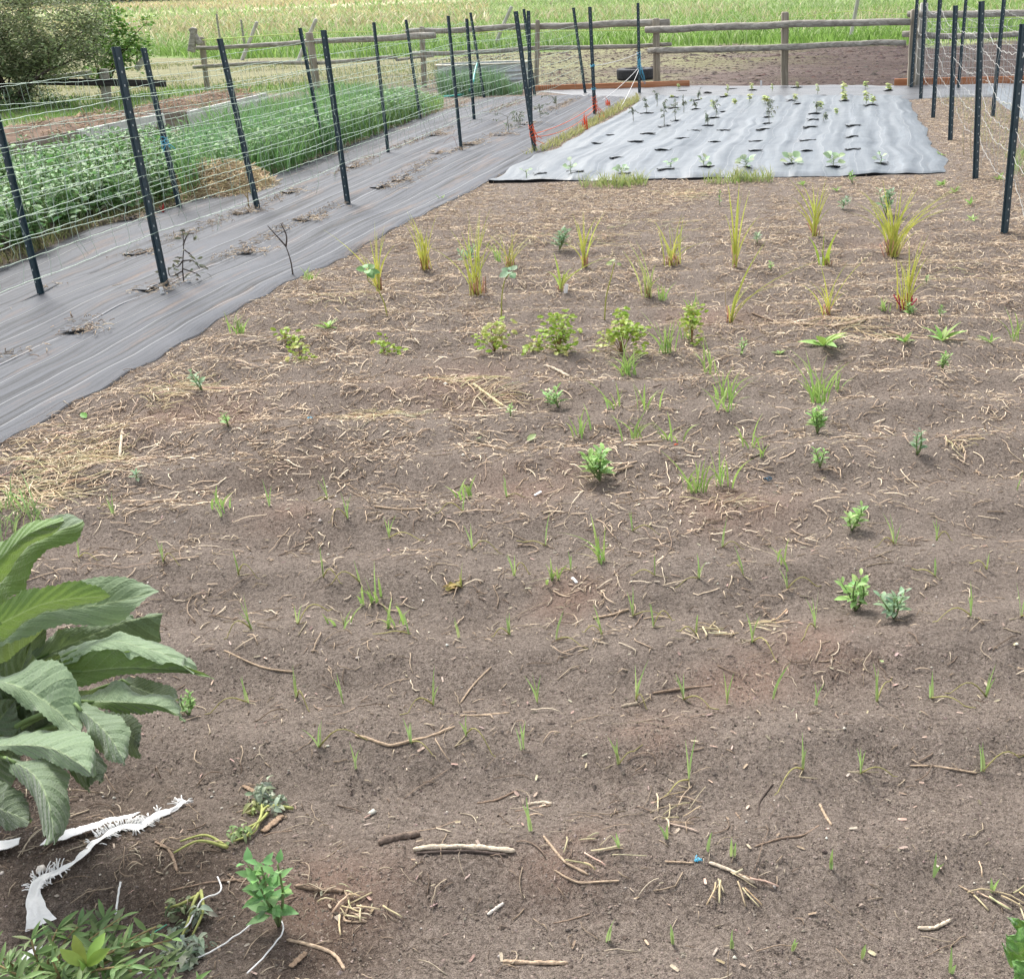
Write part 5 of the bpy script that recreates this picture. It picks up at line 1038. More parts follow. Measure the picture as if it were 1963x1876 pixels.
# ---------------------------------------------------------------- grass tufts on the soil
TU = [(1360, 710, 70, 9, 'green grass tuft right of the lobed herbs'), (1388, 762, 66, 14, 'green grass tuft with tall middle blade, in the centre right'), (1567, 770, 80, 26, 'large loose grass tuft above the compact bushy weed'), (1202, 716, 62, 26, 'grass tuft growing against the tall lobed herb'), (1278, 684, 66, 20, 'green grass tuft between two lobed herbs'), (1218, 838, 60, 9, 'thin grass blades behind the three headed weed'), (1290, 850, 64, 9, 'wispy grass left of the centre of the right half'), (1110, 830, 54, 8, 'few bright blades left of the three headed weed'), (1332, 945, 66, 18, 'broad splayed grass tuft with pale roots'), (1385, 930, 70, 8, 'tall broad grass blades leaning right beside the splayed tuft'), (1150, 1070, 80, 9, 'tall green blades right of the long arching blade'), (1070, 1105, 44, 7, 'grass with one long blade arching left'), (710, 1142, 60, 9, 'bright grass tuft in the lower left foreground row'), (746, 1190, 58, 7, 'grass tuft just right of and below the bright one'), (657, 1185, 44, 5, 'small grass tuft left of the bright one'), (1440, 860, 64, 5, 'single long curved blade above the dark stick'), (1270, 570, 36, 10, 'low grey green grass by the pale upright clump'), (1330, 580, 30, 8, 'short grass blades behind the narrow lobed herb'), (455, 640, 42, 16, 'grass tuft sprouting at the worn fabric edge'), (595, 545, 30, 14, 'small grass tuft at the worn fabric edge near the dead sapling'), (1500, 1085, 56, 5, 'broad bright blade leaning right on bare soil'), (1610, 745, 40, 5, 'short blades right of the large loose tuft'), (1240, 790, 60, 7, 'upright blades above the three headed weed, to its right'), (1465, 880, 50, 4, 'thin blades by the dark stick end'), (890, 950, 40, 9, 'sprawling yellowish grass left of the rusty hollow'), (430, 990, 40, 8, 'yellow green wispy tuft above the sprout rows, at left'), (1690, 600, 30, 8, 'short dull blades left of the crimson stalked clump'), (955, 500, 40, 10, 'thin grass behind the dense strappy clump'), (1390, 800, 60, 9, 'two tone blades just above the splayed tuft'), (1180, 780, 50, 6, 'sparse blades between the lobed herbs and the three headed weed'), (1318, 650, 46, 8, 'short tuft at the foot of the narrow lobed herb'), (1945, 650, 60, 8, 'dull upright grass cut by the right frame edge')]
def tuft(px, py, hpx, n, label):
    b = GH(px, py); h = 1.25 * hpx / pxm(b) / math.cos(PITCH * .8); mb = MB(); B = b + np.stack([rng.normal(0, .018, n), rng.normal(0, .018, n), np.zeros(n)], 1)
    blades(mb, B, h * rng.uniform(.35, 1.0, n), rng.uniform(0, 6.28, n), rng.uniform(.1, 1.0, n), rng.uniform(.006, .011, n), jit((.27, .42, .11), n, .16), (.40, .50, .16), 7, 0, rng.uniform(0, .4, n), rng.normal(0, .6, n))
    m = n // 3 + 2; blades(mb, np.repeat(b[None], m, 0), rng.uniform(.015, .05, m), rng.uniform(0, 6.28, m), rng.uniform(.8, 3, m), .004, jit((.48, .40, .24), m), None, 5, 0, .5)
    tag(mb.obj('grass_tuft', M_grass, loc=b), label, 'grass tuft', 'grass tufts on the bare soil')
for a in TU: tuft(*a)

# ---------------------------------------------------------------- thin sprouts in rows
SP = {'row nearest the camera': [(1165, 1800), (1290, 1805), (1404, 1822), (1519, 1815), (1656, 1820), (1822, 1860)],
 'second row from the camera': [(1020, 1608), (1187, 1645), (1275, 1617), (1357, 1645), (1405, 1655), (1592, 1665), (1793, 1660), (1905, 1690)],
 'third row from the camera': [(612, 1430), (680, 1460), (787, 1420), (893, 1410), (1000, 1430), (1186, 1455), (1320, 1480), (1540, 1470), (1650, 1475), (1886, 1465)],
 'fourth row from the camera': [(470, 1322), (567, 1318), (655, 1330), (828, 1330), (1028, 1320), (1218, 1322), (1310, 1318), (1395, 1335), (1481, 1325), (1566, 1340), (1681, 1335), (1785, 1330), (1891, 1325)],
 'sprout row level with the comfrey tips': [(482, 1210), (572, 1200), (785, 1205), (880, 1210), (975, 1200), (1065, 1215), (1155, 1208), (1212, 1160), (1252, 1195), (1335, 1208), (1443, 1226), (1562, 1200), (1858, 1205), (1955, 1205)],
 'sixth row from the camera': [(155, 1082), (318, 1095), (457, 1105), (621, 1112), (690, 1120), (985, 1098), (1093, 1090), (1255, 1110), (1340, 1112), (1425, 1105), (1508, 1120), (1794, 1108), (1890, 1098)],
 'farthest sprout row': [(223, 1005), (427, 1002), (520, 985), (630, 962), (668, 1005), (745, 1025), (888, 990), (970, 950), (1045, 1030), (1213, 1015), (1715, 1040), (1795, 1035), (1950, 945), (1385, 1040), (905, 1050)]}
def sprout(px, py, label, big):
    b = GH(px, py); mb = MB(); n = rng.integers(2, 4) if big else 2; h = rng.uniform(.07, .12) if big else rng.uniform(.05, .085)
    blades(mb, np.repeat(b[None], n, 0) + rng.normal(0, .002, (n, 3)) * [1, 1, 0], h * rng.uniform(.6, 1, n), rng.uniform(0, 6.28, n), rng.uniform(.05, .45, n), .0052 if big else .0075, jit((.36, .46, .18), n, .15), (.26, .44, .12), 6, 0, 0, rng.normal(0, .5, n))
    if big and rng.random() < .75:
        a = rng.choice([0, np.pi]) + rng.normal(0, .6); L = rng.uniform(.05, .13); d = np.array([math.cos(a), math.sin(a), 0]); t = np.linspace(0, 1, 9)[:, None]
        P = b + d * L * t + UP * (.035 * np.sin(np.pi * np.clip(t * 1.15, 0, 1)) * rng.uniform(.4, 1.3)); P[:, 2] = np.maximum(P[:, 2], hgt(P[:, 0], P[:, 1]) + .002); tubes(mb, P, np.linspace(.0022, .0012, 9), 4, np.array((.46, .42, .17)) * rng.uniform(.8, 1.15))
        tubes(mb, np.array([b, b + [rng.normal(0, .02), rng.normal(0, .02), -.0], b + [rng.normal(0, .03), rng.normal(-.01, .02), .002]]), .0018, 4, (.52, .44, .30))
    tag(mb.obj('onion_sprout', M_grass, loc=b), label, 'sprout', 'thin onion sprouts in rows on the bare soil')
for row, pts in SP.items():
    for i, (x, y) in enumerate(sorted(pts)): sprout(x, y, f'thin green sprout, {ORD[i + 1]} from left in the {row}', 'nearest the' not in row and 'second' not in row)
# yellow withered lump
b = GH(876, 1120); mb = MB(); n = 14; leaves(mb, b + rng.normal(0, .008, (n, 3)) * [1, 1, .3] + [0, 0, .006], rdir(n, -.1, .5, rng.normal(2.9, .6, n)), rdir(n, .5, 1.4), rng.uniform(.015, .04, n), .014, jit((.26, .21, .07), n), PW, .3, .4)
blades(mb, b[None].repeat(3, 0) + [.012, 0, 0], np.array([.09, .06, .05]), np.array([.3, 1, 2.]), .15, .005, jit((.36, .40, .10), 3), None, 6); tag(mb.obj('withered_onion', M_grass, loc=b), 'withered olive brown onion with one yellow green blade', 'plant')

# ================================================================== COMFREY
def comfrey():
    base = GH(-45, 1480); root = empty('comfrey_plant', base, 'large comfrey plant with broad crinkled pale green leaves at the left edge', 'comfrey')
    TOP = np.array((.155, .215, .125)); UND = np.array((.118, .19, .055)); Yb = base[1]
    def leaf(lo, mi, up, ctop=TOP, cb=None, rip=.007, K=96, M=15, seed=0, tooth=.0016, quilt=.003):
        cb = ctop if cb is None else cb
        A = resample([PY(*p) for p in lo], K); B = resample([PY(*p) for p in mi], K); C = resample([PY(*p) for p in up], K)
        v = np.linspace(0, 1, K); S = np.concatenate([np.linspace(-1, 0, M)[:-1], np.linspace(0, 1, M)]); Pm = np.zeros((K, len(S), 3)); col = np.zeros((K, len(S), 3))
        wl = np.linalg.norm(A - B, axis=1) + 1e-4; wu = np.linalg.norm(C - B, axis=1) + 1e-4
        tx = nrm(np.gradient(B, axis=0)); nv = np.cross(tx, nrm(C - A)); nv = nrm(nv); nv = np.where((nv @ np.array([0, -1, .6]))[:, None] < 0, -nv, nv)
        for j, s in enumerate(S):
            E, w = (A, wl) if s < 0 else (C, wu); a = abs(s)
            P = B + (E - B) * a
            bulge = w * .16 * (a * (1 - a)) * 4 * .5
            ph = v * 9 - a * 1.9; q = np.abs(((ph + .5) % 1) - .5) * 2
            P = P + nv * (bulge + quilt * (q - .5) * np.clip(a * 4, 0, 1) * np.clip((1 - v) * 6, 0, 1) + rip * a * a * 3.0 * fbm(v * 5.5 + (3 if s < 0 else 9), v * 0 + seed, seed + 2, 3) * np.clip(w / .03, 0, 1))[:, None]
            if a == 1: P = P + nrm(E - B) * (tooth * np.sin(v * 170 + seed))[:, None] * np.clip(w / .02, 0, 1)[:, None]
            Pm[:, j] = P; col[:, j] = cb if s < 0 else ctop
        uv = np.stack([np.broadcast_to(S[None], (K, len(S))), np.broadcast_to(v[:, None], (K, len(S))) + seed], -1)
        mb = MB(); gridmesh(mb, Pm, col * (1 + .05 * rng.normal()), uv=uv)
        # stout pale midrib under the blade, running back to the crown of the plant
        p = B - nv * .003; tubes(mb, p[::4], np.linspace(.005, .0012, len(p[::4])), 6, (.28, .38, .17), uv=None) if False else None
        o = mb.obj('leaf', M_comfrey, root)
        st = MB(); s0 = base + np.array([rng.normal(0, .03), rng.normal(0, .03), .02]); tubes(st, resample([s0, (s0 + B[0]) / 2 + [0, 0, .03], B[0], B[6], B[14]], 16), np.linspace(.009, .003, 16), 6, (.22, .32, .12)); st.obj('stalk', M_grass, o)
    y = lambda pts, Y0, Y1: [(p[0], p[1], Y0 + (Y1 - Y0) * i / (len(pts) - 1)) for i, p in enumerate(pts)]
    # far, upper leaf with its fold
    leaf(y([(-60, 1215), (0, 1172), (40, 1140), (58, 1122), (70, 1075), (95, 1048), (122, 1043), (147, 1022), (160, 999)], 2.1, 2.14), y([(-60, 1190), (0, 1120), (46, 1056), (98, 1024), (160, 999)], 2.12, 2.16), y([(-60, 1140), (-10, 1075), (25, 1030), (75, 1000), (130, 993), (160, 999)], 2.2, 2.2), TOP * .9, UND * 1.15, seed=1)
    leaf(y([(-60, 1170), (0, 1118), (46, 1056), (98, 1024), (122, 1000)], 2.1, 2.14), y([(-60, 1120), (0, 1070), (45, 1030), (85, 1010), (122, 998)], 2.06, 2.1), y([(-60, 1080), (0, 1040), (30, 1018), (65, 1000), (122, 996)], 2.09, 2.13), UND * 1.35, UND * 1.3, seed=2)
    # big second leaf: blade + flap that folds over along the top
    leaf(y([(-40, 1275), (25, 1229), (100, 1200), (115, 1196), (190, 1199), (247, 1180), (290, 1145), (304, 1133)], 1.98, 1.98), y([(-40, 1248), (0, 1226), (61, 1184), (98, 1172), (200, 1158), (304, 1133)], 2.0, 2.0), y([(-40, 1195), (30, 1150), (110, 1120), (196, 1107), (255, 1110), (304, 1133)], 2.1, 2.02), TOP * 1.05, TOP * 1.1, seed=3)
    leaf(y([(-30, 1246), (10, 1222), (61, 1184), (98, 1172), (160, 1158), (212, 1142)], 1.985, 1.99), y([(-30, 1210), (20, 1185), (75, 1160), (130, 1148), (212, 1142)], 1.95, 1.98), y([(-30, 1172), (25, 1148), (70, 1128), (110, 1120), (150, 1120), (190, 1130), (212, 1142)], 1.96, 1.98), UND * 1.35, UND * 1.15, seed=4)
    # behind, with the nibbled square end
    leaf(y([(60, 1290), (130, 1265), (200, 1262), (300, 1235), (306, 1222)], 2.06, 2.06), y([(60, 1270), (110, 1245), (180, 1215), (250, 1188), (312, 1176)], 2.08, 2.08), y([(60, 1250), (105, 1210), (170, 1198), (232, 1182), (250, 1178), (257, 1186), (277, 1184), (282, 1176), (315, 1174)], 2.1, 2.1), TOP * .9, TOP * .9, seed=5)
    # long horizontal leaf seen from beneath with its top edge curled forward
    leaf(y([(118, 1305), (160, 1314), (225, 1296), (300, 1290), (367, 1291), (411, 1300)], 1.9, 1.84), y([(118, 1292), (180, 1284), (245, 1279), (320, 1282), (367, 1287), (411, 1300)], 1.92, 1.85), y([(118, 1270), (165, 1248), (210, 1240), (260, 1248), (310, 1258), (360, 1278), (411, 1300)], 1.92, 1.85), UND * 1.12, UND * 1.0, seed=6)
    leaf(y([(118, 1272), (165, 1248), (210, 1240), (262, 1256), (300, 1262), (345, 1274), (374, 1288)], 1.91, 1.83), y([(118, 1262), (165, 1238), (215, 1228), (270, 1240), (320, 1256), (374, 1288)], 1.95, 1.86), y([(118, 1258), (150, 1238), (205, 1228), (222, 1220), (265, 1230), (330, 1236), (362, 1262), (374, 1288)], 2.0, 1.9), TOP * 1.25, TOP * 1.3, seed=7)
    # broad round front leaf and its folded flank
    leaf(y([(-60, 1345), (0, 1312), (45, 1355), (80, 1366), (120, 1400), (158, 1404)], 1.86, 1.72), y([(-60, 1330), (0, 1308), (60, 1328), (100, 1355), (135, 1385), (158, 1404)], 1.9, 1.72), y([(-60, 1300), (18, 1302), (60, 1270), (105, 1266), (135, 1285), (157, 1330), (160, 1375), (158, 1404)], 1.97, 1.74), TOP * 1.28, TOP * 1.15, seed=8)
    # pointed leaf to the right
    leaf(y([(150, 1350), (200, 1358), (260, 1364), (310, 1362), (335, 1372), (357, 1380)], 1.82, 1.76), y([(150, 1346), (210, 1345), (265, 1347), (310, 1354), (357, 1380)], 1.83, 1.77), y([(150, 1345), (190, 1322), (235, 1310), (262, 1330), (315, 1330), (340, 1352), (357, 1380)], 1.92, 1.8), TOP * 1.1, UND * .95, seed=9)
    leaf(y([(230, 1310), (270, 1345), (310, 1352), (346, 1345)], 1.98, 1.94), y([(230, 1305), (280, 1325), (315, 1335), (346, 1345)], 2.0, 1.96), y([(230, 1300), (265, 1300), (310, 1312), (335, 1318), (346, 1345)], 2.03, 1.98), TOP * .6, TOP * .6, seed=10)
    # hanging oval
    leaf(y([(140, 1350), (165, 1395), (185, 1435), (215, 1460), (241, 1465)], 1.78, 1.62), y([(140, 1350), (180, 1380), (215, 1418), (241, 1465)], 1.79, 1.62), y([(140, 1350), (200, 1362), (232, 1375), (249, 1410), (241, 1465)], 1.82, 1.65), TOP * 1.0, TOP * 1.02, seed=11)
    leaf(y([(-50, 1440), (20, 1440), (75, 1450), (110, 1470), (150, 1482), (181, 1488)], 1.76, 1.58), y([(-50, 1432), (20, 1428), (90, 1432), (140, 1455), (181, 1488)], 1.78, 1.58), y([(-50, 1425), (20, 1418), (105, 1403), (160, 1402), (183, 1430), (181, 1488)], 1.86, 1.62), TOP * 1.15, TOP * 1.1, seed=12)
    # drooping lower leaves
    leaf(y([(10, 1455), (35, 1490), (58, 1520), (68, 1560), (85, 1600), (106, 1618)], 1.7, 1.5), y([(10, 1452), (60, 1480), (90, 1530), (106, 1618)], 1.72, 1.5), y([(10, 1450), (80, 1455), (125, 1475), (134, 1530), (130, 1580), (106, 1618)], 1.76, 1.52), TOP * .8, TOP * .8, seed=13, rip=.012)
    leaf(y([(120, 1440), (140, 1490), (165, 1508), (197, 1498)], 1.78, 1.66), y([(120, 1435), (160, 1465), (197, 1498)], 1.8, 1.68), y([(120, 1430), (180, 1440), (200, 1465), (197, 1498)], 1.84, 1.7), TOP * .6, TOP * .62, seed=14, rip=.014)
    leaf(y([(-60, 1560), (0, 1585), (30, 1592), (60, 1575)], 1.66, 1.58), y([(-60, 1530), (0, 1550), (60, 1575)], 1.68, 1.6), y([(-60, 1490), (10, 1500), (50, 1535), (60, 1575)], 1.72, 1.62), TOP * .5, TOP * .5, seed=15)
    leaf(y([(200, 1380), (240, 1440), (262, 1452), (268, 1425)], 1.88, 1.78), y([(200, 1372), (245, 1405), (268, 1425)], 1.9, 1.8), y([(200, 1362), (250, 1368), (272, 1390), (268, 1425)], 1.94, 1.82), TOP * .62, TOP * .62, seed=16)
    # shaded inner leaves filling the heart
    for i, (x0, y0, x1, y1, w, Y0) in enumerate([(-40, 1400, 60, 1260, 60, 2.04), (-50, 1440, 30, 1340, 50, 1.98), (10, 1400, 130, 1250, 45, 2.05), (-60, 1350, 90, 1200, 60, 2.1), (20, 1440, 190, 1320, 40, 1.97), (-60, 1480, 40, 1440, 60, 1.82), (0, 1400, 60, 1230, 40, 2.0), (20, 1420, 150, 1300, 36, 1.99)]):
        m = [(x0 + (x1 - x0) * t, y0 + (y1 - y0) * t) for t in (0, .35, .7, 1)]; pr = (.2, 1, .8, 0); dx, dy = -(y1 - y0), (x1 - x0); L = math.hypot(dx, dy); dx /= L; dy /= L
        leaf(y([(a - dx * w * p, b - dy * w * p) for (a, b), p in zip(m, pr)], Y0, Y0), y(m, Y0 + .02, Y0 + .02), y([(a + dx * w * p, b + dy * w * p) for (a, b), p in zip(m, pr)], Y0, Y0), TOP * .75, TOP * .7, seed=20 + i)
comfrey()

# bottom-left lance-leaved plant, leaf by leaf
def lance_plant():
    b = GH(120, 1960); root = empty('willow_herb', b, 'low leafy plant with narrow lance leaves in the near left corner', 'plant'); st = MB(); fo = MB()
    for i, (ex, ey, Y) in enumerate([(230, 1760, 1.52), (150, 1775, 1.5), (60, 1800, 1.46), (0, 1850, 1.42), (300, 1775, 1.5), (325, 1850, 1.44), (190, 1815, 1.42), (100, 1840, 1.4), (250, 1850, 1.4), (330, 1800, 1.48), (20, 1880, 1.36), (150, 1890, 1.36), (280, 1890, 1.37), (200, 1760, 1.54), (-60, 1810, 1.44), (390, 1890, 1.4), (110, 1780, 1.5), (270, 1800, 1.46)]):
        e = PY(ex, ey, Y); p = resample([b + rng.normal(0, .03, 3) * [1, 1, 0], (b + e) / 2 + [rng.normal(0, .02), 0, .03], e], 14); tubes(st, p, np.linspace(.004, .0016, 14), 5, (.26, .20, .10))
        m = 34; j = rng.integers(4, 14, m); az = rng.uniform(0, 6.28, m); d = rdir(m, -.1, .75, az) + nrm(p[-1] - p[-3]) * .4; ll = rng.uniform(.024, .046, m)
        leaves(fo, p[j], d, np.broadcast_to(UP, (m, 3)) - np.array([0, .25, 0]) + rng.normal(0, .3, (m, 3)), ll, ll * rng.uniform(.17, .27, m), jit((.165, .25, .09), m, .22), [.15, .6, 1, .95, .6, .06], rng.uniform(.05, .3, m), .35)
    e = PY(165, 1850, 1.36); m = 5; leaves(fo, e[None].repeat(m, 0), rdir(m, .5, 1.2, np.array([0, 1.2, 2.4, 3.6, 5])), np.broadcast_to(UP, (m, 3)) - np.array([0, 1., 0]), .055, .02, jit((.22, .34, .07), m, .1), PW, .1, .3)
    st.obj('stem', M_wood_bit, root); fo.obj('foliage', M_leaf, root)
lance_plant()
weed(535, 1778, 84, 165, 'upright toothed green weed with diamond leaves in the near left foreground', n=44, lw=.58, col=(.16, .32, .11), each=True, name='lambsquarters', cat='weed', lsz=.046, group='green weeds scattered on the bare soil', prof=[.12, .55, 1.0, .85, .7, .35, .05])
def cabbage():
    b = GH(2040, 1850); root = empty('broadleaf_plant', b, 'crinkled bright green leaf poking in at the lower right corner', 'plant')
    for i, (x0, y0, x1, y1, w, Y) in enumerate([(2030, 1860, 1930, 1815, 44, 1.42), (2030, 1830, 1938, 1768, 16, 1.46), (2040, 1890, 1945, 1868, 34, 1.38)]):
        K, M = 30, 17; v = np.linspace(0, 1, K)[:, None]; s = np.linspace(-1, 1, M)[None]; pr = np.sin(np.pi * np.clip(v, .03, .97)) ** .6
        A = np.array([x0, y0]); B = np.array([x1, y1]); d = nrm(B - A); pn = np.array([-d[1], d[0]]); xy = A + (B - A) * v[..., None] + pn * (s * w * pr)[..., None]
        P = np.array([[PY(q[0], q[1], Y) for q in r] for r in xy]); P[..., 1] += .02 * fbm(v * 5, s * 3 + i * 4, 8, 3) + .012 * np.abs(s); mb = MB(); gridmesh(mb, P, (.15, .32, .08), uv=np.stack([s + 0 * v, v + 0 * s], -1)); mb.obj('leaf', M_comfrey, root)
cabbage()
# wilted pulled weeds
def wilted(paths, heads, label):
    b = GH(*paths[0][0]); root = empty('pulled_weed', b, label, 'weed'); st = MB(); fo = MB()
    for p in paths:
        P = np.array([GH(*q) + [0, 0, .008 + .012 * math.sin(k * 1.7) ** 2] for k, q in enumerate(p)]); n = 5 * len(p); tubes(st, resample(P, n), np.linspace(.004, .002, n), 5, (.36, .38, .13))
    for (x, y, r, n, c) in heads:
        p = GH(x, y); s = r / pxm(p); P = p + np.stack([rng.normal(0, s * .5, n), rng.normal(0, s * .6, n), rng.uniform(.004, .03, n)], 1); ll = rng.uniform(.011, .024, n)
        leaves(fo, P, rdir(n, -.5, .5), rdir(n, .2, 1.5), ll, ll * .55, jit(c, n, .2), PW, .7, .6, 0, .08)
    st.obj('stem', M_straw, root); fo.obj('foliage', M_leaf, root)
GW = (.34, .39, .29)
wilted([[(560, 1540), (510, 1545), (490, 1600), (450, 1635)], [(500, 1530), (500, 1580), (470, 1620)], [(512, 1550), (495, 1590), (440, 1610)], [(440, 1640), (400, 1620), (350, 1630)], [(440, 1640), (390, 1640), (340, 1660)]], [(500, 1510, 22, 46, GW), (535, 1535, 16, 26, GW), (488, 1545, 14, 18, (.34, .38, .16)), (460, 1612, 20, 26, (.24, .33, .14))], 'limp grey green pulled weed lying above the toothed weed')
wilted([[(385, 1730), (375, 1760), (360, 1800)], [(380, 1735), (350, 1755), (320, 1750)], [(390, 1725), (395, 1770), (370, 1810)], [(378, 1740), (365, 1790), (340, 1830)]], [(345, 1758, 20, 26, (.25, .30, .16)), (392, 1765, 12, 18, GW), (345, 1835, 24, 50, GW), (380, 1838, 20, 46, GW), (362, 1862, 14, 24, GW), (345, 1800, 14, 24, GW)], 'limp grey green pulled weed tangled with white string')

# ================================================================== WHITE BAG, STRINGS
def bag():
    def sheet(poly, label, z=.006, seed=0):
        P = np.array([G(*q)[:2] for q in poly]); lo, hi = P.min(0), P.max(0); n = 60; X, Y = np.meshgrid(np.linspace(lo[0], hi[0], n), np.linspace(lo[1], hi[1], n)); ins = inpoly((X + .008 * fbm(X * 40, Y * 40, 3, 3)).ravel(), (Y + .012 * fbm(X * 40, Y * 40, 7, 3)).ravel(), P).reshape(n, n)
        Z = hgt(X, Y) + z + .006 * fbm(X * 30, Y * 30, seed, 3); V = np.stack([X, Y, Z], -1).reshape(-1, 3); i, j = np.nonzero(ins[:-1, :-1] & ins[1:, 1:] & ins[:-1, 1:] & ins[1:, :-1]); a = i * n + j
        mb = MB(); mb.add(V, np.stack([a, a + 1, a + n + 1, a + n], 1)); o = mb.obj('woven_bag_scrap', M_bagcloth); me = o.data
        import bmesh as bm_; bm = bm_.new(); bm.from_mesh(me); bm_.ops.delete(bm, geom=[v for v in bm.verts if not v.link_faces], context='VERTS'); bm_.ops.solidify(bm, geom=bm.faces[:], thickness=.0012); bm.to_mesh(me); bm.free()
        tag(o, label, 'bag scrap')
    sheet([(88, 1650), (110, 1615), (165, 1592), (205, 1570), (276, 1550), (250, 1572), (215, 1585), (170, 1610), (130, 1638)], 'flat strip of white woven bag showing through the soil', z=.016, seed=4)
    sheet([(-40, 1640), (0, 1630), (48, 1630), (45, 1645), (10, 1662), (-40, 1680)], 'white woven bag patch cut by the left frame edge', z=.016, seed=9)
    sheet([(20, 1845), (60, 1805), (80, 1800), (60, 1830), (30, 1860)], 'small white bag scrap under the lance leaved plant', seed=14)
    path = [(352, 1520), (330, 1545), (300, 1562), (268, 1590), (235, 1592), (190, 1632), (165, 1662), (150, 1675), (112, 1695), (85, 1705), (70, 1730), (78, 1770)]
    P = np.array([GH(*q) + [0, 0, .010] for q in path]); K = 150; C = resample(P, K); d = nrm(np.gradient(C, axis=0)); sd = nrm(np.cross(d, UP)); b = C[0]
    root = empty('frayed_bag_edge', GH(190, 1632), 'frayed white woven bag edge with fringe curving across the soil', 'bag scrap')
    k_ = np.linspace(0, 1, K); w = (.005 + .005 * (1 + fbm(k_ * 14, k_ * 0, 6, 3)) * (k_ > .12) + .018 * np.clip((k_ - .84) * 6, 0, 1)).clip(.002, 1); M = 11; s = np.linspace(-1, 1, M)
    V = C[:, None] + sd[:, None] * (s[None, :, None] * w[:, None, None]) + UP * (.005 * fbm(k_[:, None] * 22, s[None] * 1.2 + 5, 4, 3)[..., None] + .004 * s[None, :, None] * np.sin(k_ * 9)[:, None, None])
    mb = MB(); gridmesh(mb, V); mb.obj('cloth', M_bagcloth, root)
    n = 460; i = rng.integers(0, K, n); i = i[fbm(i * .11, i * 0, 9, 2) > -.16]; n = len(i); sg = rng.choice([-1, 1], n, p=[.3, .7]); B = C[i] + sd[i] * (w[i] * sg * .92)[:, None]; e = sd[i] * sg[:, None] * rng.uniform(.5, 1.1, (n, 1)) + UP * rng.uniform(-.15, .45, (n, 1)) + d[i] * rng.normal(-.25, .3, (n, 1)); L = rng.uniform(.008, .026, (n, 1))
    E = B + e * L; E[:, 2] = np.maximum(E[:, 2], hgt(E[:, 0], E[:, 1]) + .002); mb = MB(); tubes(mb, np.stack([B, (B + E) / 2 + UP * .003, E], 1), .0012, 4, (.75, .75, .75)); mb.obj('fringe', M_bagcloth, root)
bag()
def cord(name, pts, rad, m, label, cat='string', z=.008, onground=True, wob=.006):
    P = np.array([GH(*q) + [0, 0, z] for q in pts]) if onground else np.array(pts); n = max(24, 8 * len(pts)); C = resample(P, n); C[:, 2] += wob * np.abs(fbm(np.linspace(0, n / 6, n), np.zeros(n), len(label), 2)); mb = MB(); tubes(mb, C, rad, 5); return tag(mb.obj(name, m, loc=P[0]), label, cat)
cord('white_string', [(270, 1890), (330, 1866), (371, 1858), (421, 1838), (460, 1805), (495, 1774)], .0016, M_cord_w, 'long white string curving towards the toothed green weed')
cord('white_string', [(274, 1845), (285, 1825), (303, 1811), (340, 1808), (364, 1797), (378, 1775), (395, 1750), (420, 1740), (431, 1728), (424, 1708)], .0017, M_cord_w, 'white string looping through the limp pulled weed', z=.02)
cord('white_string', [(226, 1765), (231, 1745), (239, 1716)], .002, M_cord_w, 'short upright white string end above the lance leaved plant', z=.03)
cord('white_string', [(480, 1890), (515, 1850), (545, 1800), (540, 1770)], .0016, M_cord_w, 'white string running below the toothed green weed')
cord('green_string', [(292, 1808), (310, 1795), (325, 1790)], .0012, m_simple('green_string_fibre', (.1, .4, .25)), 'thin green string beside the pulled weed', z=.02)

# ---------------------------------------------------------------- twine on posts, tags, scraps
def wrap(post, f0, f1, turns, m, label, tails=6, name='twine_knot', tl=.16, rad=.004, spread=.04):
    b, t = post; mb = MB(); L = np.linalg.norm(t - b); n = turns * 10; k = np.linspace(0, 1, n); a = k * turns * 2 * np.pi; c = b + (t - b) * (f0 + (f1 - f0) * k)[:, None]
    tubes(mb, c + np.stack([.032 * np.cos(a), .030 * np.sin(a), .012 * np.sin(a * 2.3)], 1), rad, 4)
    for i in range(tails):
        s = b + (t - b) * rng.uniform(f0, f1) + [.02, -.03, 0]; e = s + [rng.normal(.03, spread), rng.normal(-.03, spread), -rng.uniform(.4, 1) * tl]; e[2] = max(e[2], b[2] + .01); tubes(mb, resample([s, (s + e) / 2 + [rng.normal(0, .02), -.02, .02], e], 8), rad * .8, 4)
    tag(mb.obj(name, m, loc=b), label, 'twine')
wrap(P4[0], .10, .20, 5, M_orange, 'orange twine wound on the post at the near fabric corner', 7, tl=.15)
wrap(P4[1], .05, .18, 5, M_orange, 'bundle of orange twine at the foot of the second string post', 10, tl=.2)
wrap(P4[1], .46, .475, 2, M_blue, 'light blue twine knot halfway up the second string post', 1, tl=.05)
wrap(P4[1], .245, .255, 2, M_blue, 'dark blue twine loop low on the second string post', 0)
wrap(P4[2], .28, .47, 8, M_blue, 'light blue twine hanging on the post in front of the tyre', 7, tl=.35)
wrap(P3[0], .40, .46, 3, M_blue, 'light blue twine bow on the post by the straw pile', 4, tl=.09)
for (x, y, h, l) in [(1122, 248, 34, 'orange mesh scrap standing beside the fabric gap'), (1166, 206, 20, 'thin upright orange scrap behind the second string post'), (1151, 228, 10, 'low orange scrap at the foot of the second string post')]:
    b = GH(x, y); mb = MB(); hh = h / pxm(b); n = 14; P = b + np.stack([rng.normal(0, .03, n), rng.normal(0, .02, n), np.zeros(n)], 1); blades(mb, P, hh * rng.uniform(.4, 1, n), rng.uniform(0, 6.28, n), rng.uniform(0, .5, n), .02, (.5, .5, .5), None, 4); tag(mb.obj('orange_scrap', M_orange, loc=b), l, 'twine scrap')
